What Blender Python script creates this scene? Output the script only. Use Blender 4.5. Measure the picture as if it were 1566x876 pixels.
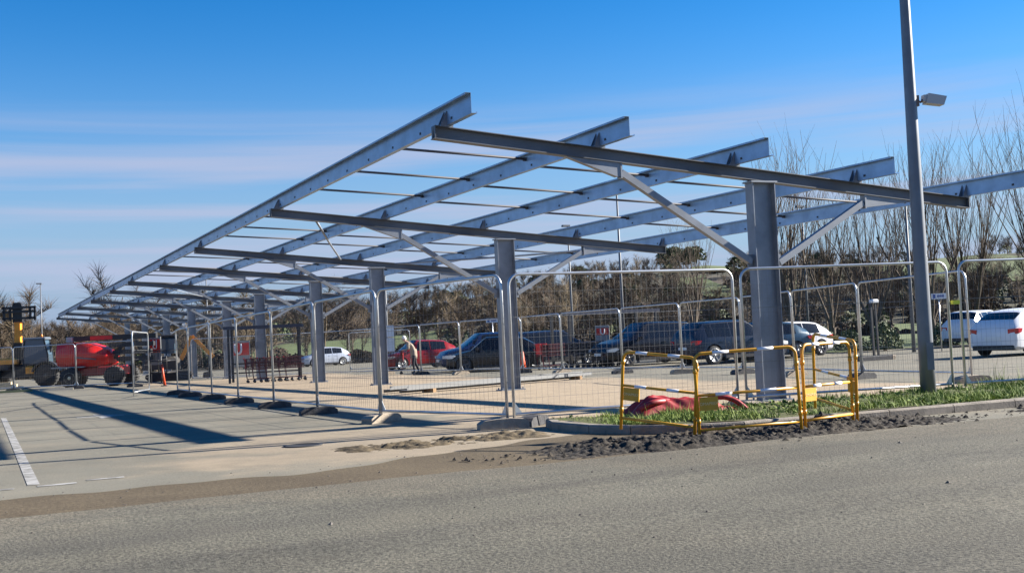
import bpy, bmesh, math, random
import numpy as np
from mathutils import Vector, Matrix

# ------------------------------------------------------------------ scene, camera, sky, sun
for o in list(bpy.data.objects):
    bpy.data.objects.remove(o)
scene = bpy.context.scene
C = scene.collection
TH, RO, CAMH, FPX = .0397, .0464, 1.3225, 1718.1
fwd = Vector((0, math.cos(TH), math.sin(TH)))
up = Vector((0, -math.sin(TH), math.cos(TH)))
rt = Vector((1, 0, 0))
r2 = math.cos(RO) * rt - math.sin(RO) * up
u2 = math.sin(RO) * rt + math.cos(RO) * up
cam_data = bpy.data.cameras.new('camera')
cam = bpy.data.objects.new('camera', cam_data)
C.objects.link(cam)
cam.matrix_world = Matrix(((r2.x, u2.x, -fwd.x, 0), (r2.y, u2.y, -fwd.y, 0), (r2.z, u2.z, -fwd.z, CAMH), (0, 0, 0, 1)))
cam_data.lens = FPX / 1566 * 36
cam_data.sensor_width = 36
cam_data.clip_end = 3000
scene.camera = cam

SUN = Vector((2.0165, .5495, 1.0)).normalized()
SUN_EL, SUN_AZ = math.asin(SUN.z), math.atan2(SUN.x, SUN.y)
world = bpy.data.worlds.new('World')
scene.world = world
world.use_nodes = True
wt = world.node_tree
wt.nodes.clear()
def wn(t, **k):
    n = wt.nodes.new(t)
    for a, b in k.items():
        setattr(n, a, b)
    return n
wout = wn('ShaderNodeOutputWorld')
bg = wn('ShaderNodeBackground')
bg.inputs[1].default_value = .056
sky = wn('ShaderNodeTexSky', sky_type='NISHITA', sun_disc=False, sun_elevation=SUN_EL, sun_rotation=SUN_AZ)
sky.air_density = 1.0
sky.dust_density = 0
sky.ozone_density = 2.0
hs = wn('ShaderNodeHueSaturation')
hs.inputs['Saturation'].default_value = 1.54
hs.inputs['Value'].default_value = .92
hs.inputs['Hue'].default_value = .512
tc = wn('ShaderNodeTexCoord')
mp = wn('ShaderNodeMapping')
mp.inputs['Scale'].default_value = (1.2, 1.2, 34.0)
mp.inputs['Location'].default_value = (4.4, 3.9, 6.1)
nz = wn('ShaderNodeTexNoise')
nz.inputs['Scale'].default_value = 1.0
nz.inputs['Detail'].default_value = 7
nz.inputs['Roughness'].default_value = .5
nz.inputs['Distortion'].default_value = .35
rp = wn('ShaderNodeValToRGB')
rp.color_ramp.elements[0].position = .42
rp.color_ramp.elements[1].position = .68
rp.color_ramp.interpolation = 'EASE'
sep = wn('ShaderNodeSeparateXYZ')
elr = wn('ShaderNodeMapRange')          # cirrus lies low over the horizon and thins out overhead
elr.interpolation_type = 'SMOOTHSTEP'
elr.inputs[1].default_value = .14
elr.inputs[2].default_value = .225
elr.inputs[3].default_value = .85
elr.inputs[4].default_value = .0
mul = wn('ShaderNodeMath', operation='MULTIPLY')
veil = wn('ShaderNodeMapRange')         # thin high haze thickening towards the horizon
veil.interpolation_type = 'SMOOTHSTEP'
veil.inputs[1].default_value = -.02
veil.inputs[2].default_value = .26
veil.inputs[3].default_value = .93
veil.inputs[4].default_value = 0.0
mx0 = wn('ShaderNodeMixRGB')
mx0.inputs[2].default_value = (1.3, 1.95, 3.5, 1)
mix = wn('ShaderNodeMixRGB')
mix.inputs[2].default_value = (2.75, 3.05, 4.15, 1)
L = wt.links.new
L(tc.outputs['Generated'], mp.inputs['Vector'])
L(mp.outputs[0], nz.inputs['Vector'])
L(nz.outputs['Fac'], rp.inputs[0])
L(tc.outputs['Generated'], sep.inputs[0])
L(sep.outputs['Z'], elr.inputs[0])
L(rp.outputs[0], mul.inputs[0])
L(elr.outputs[0], mul.inputs[1])
L(mul.outputs[0], mix.inputs[0])
L(sky.outputs[0], hs.inputs['Color'])
L(hs.outputs[0], mx0.inputs[1])
L(sep.outputs['Z'], veil.inputs[0])
L(veil.outputs[0], mx0.inputs[0])
L(mx0.outputs[0], mix.inputs[1])
L(mix.outputs[0], bg.inputs[0])
L(bg.outputs[0], wout.inputs[0])

sl = bpy.data.lights.new('sun', 'SUN')
sl.energy = 5.0
sl.angle = math.radians(.5)
sl.color = (1.0, .93, .82)
so = bpy.data.objects.new('sun', sl)
C.objects.link(so)
so.rotation_euler = SUN.to_track_quat('Z', 'Y').to_euler()
so.location = (30, 0, 40)

vs = scene.view_settings
vs.view_transform = 'Standard'
vs.look = 'None'
vs.gamma = 1
vs.exposure = 1.7

R = random.Random(7)
PHI = .4433
E3 = Vector((math.cos(PHI), math.sin(PHI), 0))
D3 = Vector((-math.sin(PHI), math.cos(PHI), 0))
C1 = Vector((4.1184, 18.259, 0))

def G(x, y):
    yy = min(y, 110)
    return .0021 * max(min(x, 60), -60) - .0103 * (yy - 18)
def W(d, e, dz=0):
    p = C1 + D3 * d + E3 * e
    return Vector((p.x, p.y, G(p.x, p.y) + dz))

# ------------------------------------------------------------------ materials
MAT = {}
def mat(name, col, rough=.6, metal=0.0, var=0.0, vscale=8.0, bump=0.0, bscale=60.0, col2=None, spec=None, trans=0.0, alpha=None, emis=None, coat=0.0, thr=(.35, .65)):
    if name in MAT:
        return MAT[name]
    m = bpy.data.materials.new(name)
    m.use_nodes = True
    nt = m.node_tree
    b = nt.nodes['Principled BSDF']
    b.inputs['Base Color'].default_value = (*col, 1)
    b.inputs['Roughness'].default_value = rough
    b.inputs['Metallic'].default_value = metal
    if spec is not None:
        b.inputs['Specular IOR Level'].default_value = spec
    if trans:
        b.inputs['Transmission Weight'].default_value = trans
    if coat:
        b.inputs['Coat Weight'].default_value = coat
        b.inputs['Coat Roughness'].default_value = .06
    if emis:
        b.inputs['Emission Color'].default_value = (*emis[0], 1)
        b.inputs['Emission Strength'].default_value = emis[1]
    if var or col2:
        t = nt.nodes.new('ShaderNodeTexCoord')
        n = nt.nodes.new('ShaderNodeTexNoise')
        n.inputs['Scale'].default_value = vscale
        n.inputs['Detail'].default_value = 6
        n.inputs['Roughness'].default_value = .6
        r = nt.nodes.new('ShaderNodeValToRGB')
        c2 = col2 or tuple(min(1, c * (1 + var)) for c in col)
        c1 = col if col2 else tuple(c * (1 - var) for c in col)
        r.color_ramp.elements[0].position = thr[0]
        r.color_ramp.elements[1].position = thr[1]
        r.color_ramp.elements[0].color = (*c1, 1)
        r.color_ramp.elements[1].color = (*c2, 1)
        nt.links.new(t.outputs['Object'], n.inputs['Vector'])
        nt.links.new(n.outputs['Fac'], r.inputs[0])
        nt.links.new(r.outputs[0], b.inputs['Base Color'])
    if bump:
        t = nt.nodes.new('ShaderNodeTexCoord')
        n = nt.nodes.new('ShaderNodeTexNoise')
        n.inputs['Scale'].default_value = bscale
        n.inputs['Detail'].default_value = 4
        bp = nt.nodes.new('ShaderNodeBump')
        bp.inputs['Strength'].default_value = bump
        bp.inputs['Distance'].default_value = .02
        nt.links.new(t.outputs['Object'], n.inputs['Vector'])
        nt.links.new(n.outputs['Fac'], bp.inputs['Height'])
        nt.links.new(bp.outputs[0], b.inputs['Normal'])
    MAT[name] = m
    return m

steel = mat('painted_steel', (.19, .21, .245), .45, .3, var=.16, vscale=2.4)
steel_web = mat('galvanised_steel', (.23, .345, .50), .36, .4, var=.16, vscale=2.2)
galv = mat('fence_galvanised', (.52, .54, .56), .38, .75, var=.12, vscale=3)
wire = mat('fence_wire', (.20, .20, .20), .6, .3)
concrete = mat('foot_concrete', (.36, .30, .23), .9, col2=(.24, .20, .16), vscale=9, bump=.5, bscale=35)
dark_rubber = mat('foot_rubber', (.05, .05, .055), .85, var=.3, vscale=12, bump=.3)
yellow = mat('yellow_paint', (.62, .30, .018), .42, 0, var=.14, vscale=7)
yellow_dark = mat('yellow_plate', (.60, .31, .018), .5, var=.08, vscale=9)
white_band = mat('white_band', (.78, .78, .80), .4)
red_pvc = mat('red_plastic', (.32, .016, .020), .5, var=.22, vscale=6)
black = mat('black_paint', (.018, .018, .021), .5, var=.25, vscale=6)
navy = mat('navy_paint', (.022, .028, .055), .45)
orange_paint = mat('orange_paint', (.78, .30, .03), .45, var=.15, vscale=5)
red_paint = mat('red_machine_paint', (.66, .014, .010), .38, var=.10, vscale=4)
tyre = mat('tyre_rubber', (.025, .025, .026), .85, var=.3, vscale=14)
rimm = mat('alloy_rim', (.34, .35, .36), .4, .6)
rim_cream = mat('cream_rim', (.62, .55, .38), .6, var=.15, vscale=9)
glass = mat('car_glass', (.008, .010, .014), .10, 0, spec=.45)
cabglass = mat('cab_glass', (.05, .08, .11), .08, 0, spec=.8)
lampred = mat('tail_lamp', (.45, .01, .015), .2, spec=.7)
lampwhite = mat('head_lamp', (.7, .74, .78), .12, .3)
chrome = mat('bright_trim', (.7, .71, .73), .2, .9)
plate_m = mat('number_plate', (.75, .75, .72), .4)
skin_m = mat('skin', (.55, .33, .24), .6)
hair_m = mat('white_hair', (.75, .74, .72), .8)
coat_m = mat('beige_coat', (.30, .245, .19), .85, var=.12, vscale=9)
trouser_m = mat('dark_trousers', (.022, .024, .03), .85)
bark = mat('tree_bark', (.088, .066, .048), .9, var=.3, vscale=5)
bark_far = mat('far_bark', (.082, .060, .041), .95, var=.3, vscale=.12)
bark_pale = mat('pale_bark', (.13, .10, .062), .95, var=.25, vscale=.2)
grass_m = mat('grass_blades', (.065, .125, .014), .8, col2=(.21, .27, .040), vscale=2.6)
leaf_m = mat('hedge_leaf', (.035, .06, .018), .7, col2=(.08, .11, .03), vscale=1.2)
ivy_m = mat('ivy_leaf', (.035, .055, .016), .75, col2=(.075, .095, .03), vscale=.3)
cam_grey = mat('lamp_head_grey', (.42, .42, .42), .5)
sign_white = mat('sign_white', (.72, .73, .74), .45)
sign_blue = mat('sign_blue', (.05, .10, .32), .45)
sign_red = mat('sign_red', (.60, .025, .02), .45)

def ground_material(name, asphalt, dust, mask=None, speckle=.35, bump=.6, scale=70, dusty=.3, shine=.9, streak=False):
    """Weathered surface: aggregate speckle, broad blotches and blown dust. mask: list of (d0,d1,e0,e1,strength) dusty areas in site axes."""
    m = bpy.data.materials.new(name)
    m.use_nodes = True
    nt = m.node_tree
    N = nt.nodes
    K = nt.links.new
    b = N['Principled BSDF']
    b.inputs['Roughness'].default_value = shine
    b.inputs['Specular IOR Level'].default_value = .25
    t = N.new('ShaderNodeTexCoord')
    def noise(sc, det=5, ro=.6, vec=None):
        n = N.new('ShaderNodeTexNoise')
        n.inputs['Scale'].default_value = sc
        n.inputs['Detail'].default_value = det
        n.inputs['Roughness'].default_value = ro
        K(vec or t.outputs['Object'], n.inputs['Vector'])
        return n.outputs['Fac']
    def ramp(fac, p0, p1, c0=(0, 0, 0), c1=(1, 1, 1)):
        r = N.new('ShaderNodeValToRGB')
        r.color_ramp.elements[0].position = p0
        r.color_ramp.elements[1].position = p1
        r.color_ramp.elements[0].color = (*c0, 1)
        r.color_ramp.elements[1].color = (*c1, 1)
        K(fac, r.inputs[0])
        return r.outputs[0]
    def mixc(f, a, c, typ='MIX'):
        x = N.new('ShaderNodeMixRGB')
        x.blend_type = typ
        for s, v in ((0, f), (1, a), (2, c)):
            if isinstance(v, (int, float)):
                x.inputs[s].default_value = v
            elif isinstance(v, tuple):
                x.inputs[s].default_value = (*v, 1)
            else:
                K(v, x.inputs[s])
        return x.outputs[0]
    def mathn(op, a, c):
        x = N.new('ShaderNodeMath')
        x.operation = op
        for s, v in ((0, a), (1, c)):
            if isinstance(v, (int, float)):
                x.inputs[s].default_value = v
            else:
                K(v, x.inputs[s])
        return x.outputs[0]
    big = ramp(noise(.35, 5), .35, .68)
    col = mixc(big, tuple(c * .84 for c in asphalt), tuple(c * 1.14 for c in asphalt))
    d1 = ramp(noise(.9, 7, .65), .45, .75)
    fac = mathn('MULTIPLY', d1, dusty)
    if mask:
        sp = N.new('ShaderNodeSeparateXYZ')
        mp_ = N.new('ShaderNodeMapping')
        mp_.vector_type = 'TEXTURE'
        mp_.inputs['Location'].default_value = C1
        mp_.inputs['Rotation'].default_value = (0, 0, PHI)
        K(t.outputs['Object'], mp_.inputs['Vector'])
        wob = N.new('ShaderNodeTexNoise')
        wob.inputs['Scale'].default_value = .55
        wob.inputs['Detail'].default_value = 5
        K(t.outputs['Object'], wob.inputs['Vector'])
        K(mp_.outputs[0], sp.inputs[0])
        for (d0, d1_, e0, e1, st) in mask:
            def edge(src, a, w, flip):
                mr = N.new('ShaderNodeMapRange')
                mr.interpolation_type = 'SMOOTHSTEP'
                mr.inputs[1].default_value = a - w
                mr.inputs[2].default_value = a + w
                mr.inputs[3].default_value = 1.0 if flip else 0.0
                mr.inputs[4].default_value = 0.0 if flip else 1.0
                v = mathn('ADD', src, mathn('MULTIPLY', mathn('SUBTRACT', wob.outputs['Fac'], .5), 5.0))
                K(v, mr.inputs[0])
                return mr.outputs[0]
            f = mathn('MULTIPLY', mathn('MULTIPLY', edge(sp.outputs['Y'], d0, .5, False), edge(sp.outputs['Y'], d1_, .5, True)),
                      mathn('MULTIPLY', edge(sp.outputs['X'], e0, .5, False), edge(sp.outputs['X'], e1, .5, True)))
            f = mathn('MULTIPLY', f, st)
            fac = mathn('MAXIMUM', fac, f)
    dcol = mixc(ramp(noise(2.2, 6), .35, .7), tuple(c * .85 for c in dust), tuple(c * 1.12 for c in dust))
    col = mixc(fac, col, dcol)
    if streak:           # wheel-polished bands and old patches along the carriageway
        ms = N.new('ShaderNodeMapping')
        ms.vector_type = 'TEXTURE'
        ms.inputs['Rotation'].default_value = (0, 0, PHI)
        ms.inputs['Scale'].default_value = (9, .9, 1)
        K(t.outputs['Object'], ms.inputs['Vector'])
        st_ = ramp(noise(1.0, 4, .55, ms.outputs[0]), .38, .62)
        col = mixc(1.0, col, mixc(st_, (.80, .80, .82), (1.12, 1.11, 1.09)), 'MULTIPLY')
        pt_ = ramp(noise(.55, 3, .5), .56, .60)
        col = mixc(mathn('MULTIPLY', pt_, .22), col, tuple(c * .62 for c in asphalt))
    sp1 = ramp(noise(scale, 3, .7), .36, .64)
    col = mixc(speckle, col, mixc(1.0, col, mixc(sp1, (.40, .40, .40), (1.50, 1.47, 1.42)), 'MULTIPLY'))
    sp2 = ramp(noise(scale * .28, 3, .6), .62, .72)
    col = mixc(mathn('MULTIPLY', sp2, speckle * .6), col, tuple(c * .45 for c in asphalt))
    K(col, b.inputs['Base Color'])
    bp = N.new('ShaderNodeBump')
    bp.inputs['Strength'].default_value = bump
    bp.inputs['Distance'].default_value = .012
    K(noise(scale, 4, .7), bp.inputs['Height'])
    K(bp.outputs[0], b.inputs['Normal'])
    MAT[name] = m
    return m

carpark_m = ground_material('carpark_asphalt', (.158, .150, .120), (.34, .268, .185), [(-1.2, 44, -4.9, 4.6, .92), (-3.6, 1.5, -9.5, -3.5, .55)], speckle=.30, bump=.4, scale=55, dusty=.22)
road_m = ground_material('road_asphalt', (.110, .106, .086), (.165, .145, .108), [(-6.3, -4, -30, 30, .45)], speckle=.9, bump=.9, scale=44, dusty=.25, streak=True)
dirt_m = ground_material('dirt', (.090, .070, .044), (.145, .115, .072), None, speckle=.4, bump=.8, scale=26, dusty=.6, shine=.95)
soil_m = ground_material('black_soil', (.036, .032, .028), (.105, .085, .060), None, speckle=.9, bump=1.0, scale=30, dusty=.65, shine=.95)
verge_m = ground_material('verge_soil', (.075, .085, .030), (.13, .11, .05), None, speckle=.5, bump=.8, scale=20, dusty=.4, shine=.95)
kerb_m = mat('kerb_concrete', (.20, .175, .145), .9, var=.22, vscale=6, bump=.35, bscale=50)
hill_m = mat('hill_undergrowth', (.050, .036, .023), 1, col2=(.040, .042, .018), vscale=.035, thr=(.4, .6))
field_m = mat('field_grass', (.070, .098, .026), 1, var=.2, vscale=.06)
paint_m = mat('road_paint', (.32, .315, .30), .85, col2=(.15, .145, .13), vscale=6, thr=(.42, .60))

# ------------------------------------------------------------------ mesh helper
class MB:
    def __init__(s):
        s.v = []
        s.f = []
        s.sm = []
        s.mi = []
        s.m = 0
    def quadset(s, vs, fs, smooth=False):
        o = len(s.v)
        s.v += [tuple(p) for p in vs]
        for f in fs:
            s.f.append(tuple(i + o for i in f))
            s.sm.append(smooth)
            s.mi.append(s.m)
        return s
    def box(s, x0, x1, y0, y1, z0, z1):
        vs = [(x, y, z) for z in (z0, z1) for y in (y0, y1) for x in (x0, x1)]
        return s.quadset(vs, [(0, 2, 3, 1), (4, 5, 7, 6), (0, 1, 5, 4), (2, 6, 7, 3), (0, 4, 6, 2), (1, 3, 7, 5)])
    def cbox(s, x0, x1, y0, y1, z0, z1, c):
        """box with chamfered vertical and top edges"""
        def ring(i, z):
            return [(x0 + i + c, y0 + i, z), (x1 - i - c, y0 + i, z), (x1 - i, y0 + i + c, z), (x1 - i, y1 - i - c, z),
                    (x1 - i - c, y1 - i, z), (x0 + i + c, y1 - i, z), (x0 + i, y1 - i - c, z), (x0 + i, y0 + i + c, z)]
        rs = [ring(0, z0), ring(0, z1 - c), ring(c, z1)]
        vs = sum(rs, [])
        fs = [tuple(range(7, -1, -1)), tuple(range(16, 24))]
        for k in range(2):
            for i in range(8):
                j = (i + 1) % 8
                fs.append((k * 8 + i, k * 8 + j, k * 8 + 8 + j, k * 8 + 8 + i))
        return s.quadset(vs, fs)
    def bar(s, p0, p1, w, h, upv=(0, 0, 1)):
        p0, p1 = Vector(p0), Vector(p1)
        a = (p1 - p0).normalized()
        x = a.cross(Vector(upv))
        if x.length < 1e-4:
            x = a.cross(Vector((1, 0, 0)))
        x.normalize()
        y = x.cross(a)
        vs = [p + x * (w / 2 * i) + y * (h / 2 * j) for p in (p0, p1) for i, j in ((-1, -1), (1, -1), (1, 1), (-1, 1))]
        return s.quadset(vs, [(0, 3, 2, 1), (4, 5, 6, 7), (0, 1, 5, 4), (1, 2, 6, 5), (2, 3, 7, 6), (3, 0, 4, 7)])
    def tube(s, pts, r, n=6, caps=True):
        pts = [Vector(p) for p in pts]
        rs = r if isinstance(r, (list, tuple)) else [r] * len(pts)
        vs = []
        prev = None
        for i, p in enumerate(pts):
            a = (pts[min(i + 1, len(pts) - 1)] - pts[max(i - 1, 0)])
            if a.length < 1e-9:
                a = Vector((0, 0, 1))
            a.normalize()
            ref = prev if prev is not None else (Vector((0, 0, 1)) if abs(a.z) < .9 else Vector((1, 0, 0)))
            x = ref - a * ref.dot(a)
            if x.length < 1e-5:
                x = a.orthogonal()
            x.normalize()
            prev = x
            y = a.cross(x)
            for k in range(n):
                t = 2 * math.pi * k / n
                vs.append(p + (x * math.cos(t) + y * math.sin(t)) * rs[i])
        fs = []
        for i in range(len(pts) - 1):
            for k in range(n):
                j = (k + 1) % n
                fs.append((i * n + k, i * n + j, (i + 1) * n + j, (i + 1) * n + k))
        s.quadset(vs, fs, True)
        if caps:
            o = len(s.v) - len(vs)
            s.f.append(tuple(o + k for k in range(n - 1, -1, -1)))
            s.sm.append(False); s.mi.append(s.m)
            s.f.append(tuple(o + (len(pts) - 1) * n + k for k in range(n)))
            s.sm.append(False); s.mi.append(s.m)
        return s
    def prism(s, poly, p0, ax, ay, az):
        """polygon (u,v) in plane ax,ay from p0, extruded along vector az"""
        p0, ax, ay, az = Vector(p0), Vector(ax), Vector(ay), Vector(az)
        n = len(poly)
        a = [p0 + ax * u + ay * v for u, v in poly]
        vs = a + [p + az for p in a]
        fs = [tuple(range(n - 1, -1, -1)), tuple(range(n, 2 * n))]
        fs += [(i, (i + 1) % n, n + (i + 1) % n, n + i) for i in range(n)]
        return s.quadset(vs, fs)
    def lathe(s, prof, c, axis='y', n=20, smooth=True):
        vs = []
        for r, h in prof:
            for k in range(n):
                t = 2 * math.pi * k / n
                a, b = r * math.cos(t), r * math.sin(t)
                p = {'y': (a, h, b), 'z': (a, b, h), 'x': (h, a, b)}[axis]
                vs.append((c[0] + p[0], c[1] + p[1], c[2] + p[2]))
        fs = []
        for i in range(len(prof) - 1):
            for k in range(n):
                j = (k + 1) % n
                fs.append((i * n + k, i * n + j, (i + 1) * n + j, (i + 1) * n + k))
        fs.append(tuple(range(n - 1, -1, -1)))
        fs.append(tuple((len(prof) - 1) * n + k for k in range(n)))
        return s.quadset(vs, fs, smooth)
    def mesh(s, name, mats, sharp=None, out=None):
        me = bpy.data.meshes.new(name)
        me.from_pydata([tuple(v) for v in s.v], [], s.f)
        for m in (mats if isinstance(mats, (list, tuple)) else [mats]):
            me.materials.append(m)
        me.polygons.foreach_set('use_smooth', s.sm)
        me.polygons.foreach_set('material_index', s.mi)
        bm = bmesh.new()
        bm.from_mesh(me)
        bmesh.ops.recalc_face_normals(bm, faces=bm.faces)
        if out is not None:
            ov = Vector(out)
            if sum((f.normal * f.calc_area()).dot(ov) for f in bm.faces) < 0:
                bmesh.ops.reverse_faces(bm, faces=bm.faces)
        bm.to_mesh(me)
        bm.free()
        if sharp:
            me.set_sharp_from_angle(angle=math.radians(sharp))
        me.update()
        return me
    def build(s, name, mats, parent=None, loc=None, rot=None, sharp=None, out=None):
        return link(name, s.mesh(name, mats, sharp, out), parent, loc, rot)

def link(name, me, parent=None, loc=None, rot=None):
    o = bpy.data.objects.new(name, me)
    C.objects.link(o)
    if parent:
        o.parent = parent
    if loc is not None:
        o.location = loc
    if rot is not None:
        o.rotation_euler = rot
    return o
def tag(o, label=None, cat=None, group=None, kind=None):
    if label: o['label'] = label
    if cat: o['category'] = cat
    if group: o['group'] = group
    if kind: o['kind'] = kind
    return o
def thing(name, loc, rz, label, cat, group=None):
    o = link(name, None, None, loc, (0, 0, rz))
    o.empty_display_size = .3
    return tag(o, label, cat, group)
def copy_tree(o, parent=None):
    c = o.copy()
    C.objects.link(c)
    c.parent = parent
    for ch in list(o.children):
        copy_tree(ch, c)
    return c

# ------------------------------------------------------------------ ground, road, verge
def sheet(name, poly_fn, nx, ny, m, dz=0.0, zfn=None):
    mb = MB()
    for j in range(ny + 1):
        for i in range(nx + 1):
            x, y = poly_fn(i / nx, j / ny)
            mb.v.append((x, y, (G(x, y) + dz) if zfn is None else zfn(x, y)))
    for j in range(ny):
        for i in range(nx):
            a = j * (nx + 1) + i
            mb.f.append((a, a + 1, a + nx + 2, a + nx + 1))
            mb.sm.append(True); mb.mi.append(0)
    o = mb.build(name, m, out=(0, 0, 1))
    return tag(o, kind='structure')

xs = sorted(set([-1500, -600, -300, -150, -60, 60, 150, 300, 600, 1500]))
ys = [-60, -20, 0, 18, 40, 70, 110, 160, 300, 600, 1600]
mb = MB()
for y in ys:
    for x in xs:
        mb.v.append((x, y, G(x, y)))
for j in range(len(ys) - 1):
    for i in range(len(xs) - 1):
        a = j * len(xs) + i
        mb.f.append((a, a + 1, a + len(xs) + 1, a + len(xs)))
        mb.sm.append(False); mb.mi.append(0)
tag(mb.build('ground', carpark_m, out=(0, 0, 1)), kind='structure')

def de_sheet(name, d0fn, d1fn, e0, e1, n, nd, m, dz, bumpfn=None):
    def fn(u, v):
        e = e0 + (e1 - e0) * u
        d = d0fn(e) * (1 - v) + d1fn(e) * v
        p = W(d, e)
        return p.x, p.y
    z = None
    if bumpfn:
        def z(x, y):
            q = Vector((x, y, 0)) - C1
            return G(x, y) + dz + bumpfn(q.dot(D3), q.dot(E3))
    return sheet(name, fn, n, nd, m, dz, z)

def wob(e, s=1.0, k=0):
    return s * (.5 * math.sin(e * 1.3 + k) + .3 * math.sin(e * 3.1 + 1.7 * k + 1) + .2 * math.sin(e * 7.3 + 2.3 * k))
road_edge = lambda e: -5.35 + wob(e, .07)
de_sheet('road', lambda e: -40, road_edge, -40, 40, 240, 30, road_m, .008)
# bare dirt between the road edge and the parking bays
de_sheet('dirt_strip', lambda e: -5.45, lambda e: -4.15 + wob(e, .22, 3) + max(0, e + 9) * .32 * (1 if e < -5 else 0) + (1.25 if e >= -5 else 0) * max(0, 1 - (e + 5) * .9), -16, -2.2, 260, 14, dirt_m, .004)

def hnoise(x, y, seed=0):
    v = 0
    for k, (fx, fy, a) in enumerate([(1.7, 2.3, .5), (4.1, 3.3, .3), (9.2, 11.1, .22), (19.3, 16.1, .12)]):
        v += a * math.sin(fx * x + 1.3 * k + seed + 1.7 * math.sin(fy * y * .6 + k)) * math.sin(fy * y + 2.1 * k + seed * 1.9 + 1.3 * math.sin(fx * x * .7))
    return v
# dug up black soil heaped along the kerb
def heap(d, e):
    a = max(0, min(1, (e + 7.0) / 1.4)) * max(0, min(1, (-e - .7) / 1.6))
    b = max(0, min(1, (d + 5.42) / .22)) * max(0, min(1, (-4.0 - d) / .25))
    ab = a * b
    return ab * (.028 + .075 * hnoise(d * 1.3, e * .8, 2) + .05 * abs(hnoise(d * 4, e * 3.1, 5)) + .028 * hnoise(d * 9, e * 13, 6) + .016 * hnoise(d * 21, e * 17, 7)) - (1 - ab) ** 3 * .05
soil = de_sheet('soil_heap', lambda e: -5.40 + wob(e, .10, 5), lambda e: -4.02, -7.0, -.5, 300, 60, soil_m, .004, heap)
def heap2(d, e):
    a = max(0, min(1, (e + 8.2) / .8)) * max(0, min(1, (-5.0 - e) / .6))
    b = max(0, min(1, (d + 2.9) / .4)) * max(0, min(1, (-1.5 - d) / .4))
    ab = a * b
    return ab * (.012 + .055 * hnoise(d * 2.2, e * 2.2, 8) + .03 * hnoise(d * 8, e * 7, 3)) - (1 - ab) ** 2 * .05
s2 = de_sheet('soil_heap', lambda e: -2.9, lambda e: -1.5, -8.2, -5.0, 120, 60, dirt_m, .006, heap2)
def heap3(d, e):
    a = max(0, min(1, (e + .6) / .6)) * max(0, min(1, (3.4 - e) / 1.0))
    b = max(0, min(1, (d + 5.3) / .3)) * max(0, min(1, (-4.36 - d) / .2))
    ab = a * b
    return ab * (.005 + .07 * hnoise(d * 2.4, e * 2.0, 4) + .03 * hnoise(d * 8, e * 7, 3)) - (1 - ab) ** 2 * .05
de_sheet('soil_heap', lambda e: -5.3, lambda e: -4.4, -.6, 3.4, 120, 40, soil_m, .0045, heap3)

# grass verge with kerb stones
KD = lambda e: -4.25 - .06 * (e + 2.2)
kerb_path = []
for t in range(0, 13):                     # rounded nose at the left end
    a = math.pi * .98 - (t / 12) * (math.pi * .48)
    kerb_path.append((-2.75 - 1.42 * math.sin(a - math.pi * .5 + math.pi * .5) if False else -2.55 - 1.65 * math.cos(math.pi / 2 * (1 - t / 12)), -3.2 - 1.75 * math.sin(math.pi / 2 * (1 - t / 12))))
kerb_path = [(-1.25, -4.75), (-1.85, -4.98)] + [(d, e) for d, e in kerb_path if d < -2.2][1::3]
e = -2.6
while e < 9:
    kerb_path.append((KD(e), e))
    e += 1.0
kerb_root = thing('kerb', W(-4.2, -1), 0, 'low grey concrete kerb edging the grass verge beside the road', 'kerb')
KH = .105
for i in range(len(kerb_path) - 1):
    a, b = kerb_path[i], kerb_path[i + 1]
    pa, pb = W(*a), W(*b)
    dirv = (pb - pa).normalized()
    nrm = Vector((0, 0, 1)).cross(dirv).normalized()
    pa2, pb2 = pa + dirv * .006, pb - dirv * .006
    mb = MB()
    prof = [(0, -.05), (0, KH - .02), (.02, KH), (.13, KH), (.13, -.05)]
    o = kerb_root.location
    n = len(prof)
    vs = [p + nrm * u + Vector((0, 0, v)) - o for p in (pa2, pb2) for u, v in prof]
    mb.quadset(vs, [tuple(range(n)), tuple(range(2 * n - 1, n - 1, -1))] + [(k, (k + 1) % n, n + (k + 1) % n, n + k) for k in range(n)])
    mb.build('kerb_stone', kerb_m, kerb_root)
vpoly = [(d + .07 if i > 4 else d, e + .09) for i, (d, e) in enumerate(kerb_path)]
def nose(e):          # front boundary of the verge as d(e)
    best = -4.2
    for i in range(len(kerb_path) - 1):
        (d0, e0), (d1, e1) = kerb_path[i], kerb_path[i + 1]
        if min(e0, e1) <= e <= max(e0, e1) and abs(e1 - e0) > 1e-6:
            best = d0 + (d1 - d0) * (e - e0) / (e1 - e0)
            if i > 1:
                return best
    return best
VB = lambda e: -1.75 - .05 * e + wob(e, .12, 2)
verge = de_sheet('grass_verge', lambda e: nose(e) + .10, VB, -4.82, 9, 90, 8, verge_m, .085, lambda d, e: .03 * hnoise(d * 1.2, e * 1.2, 1) + .02)

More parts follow.
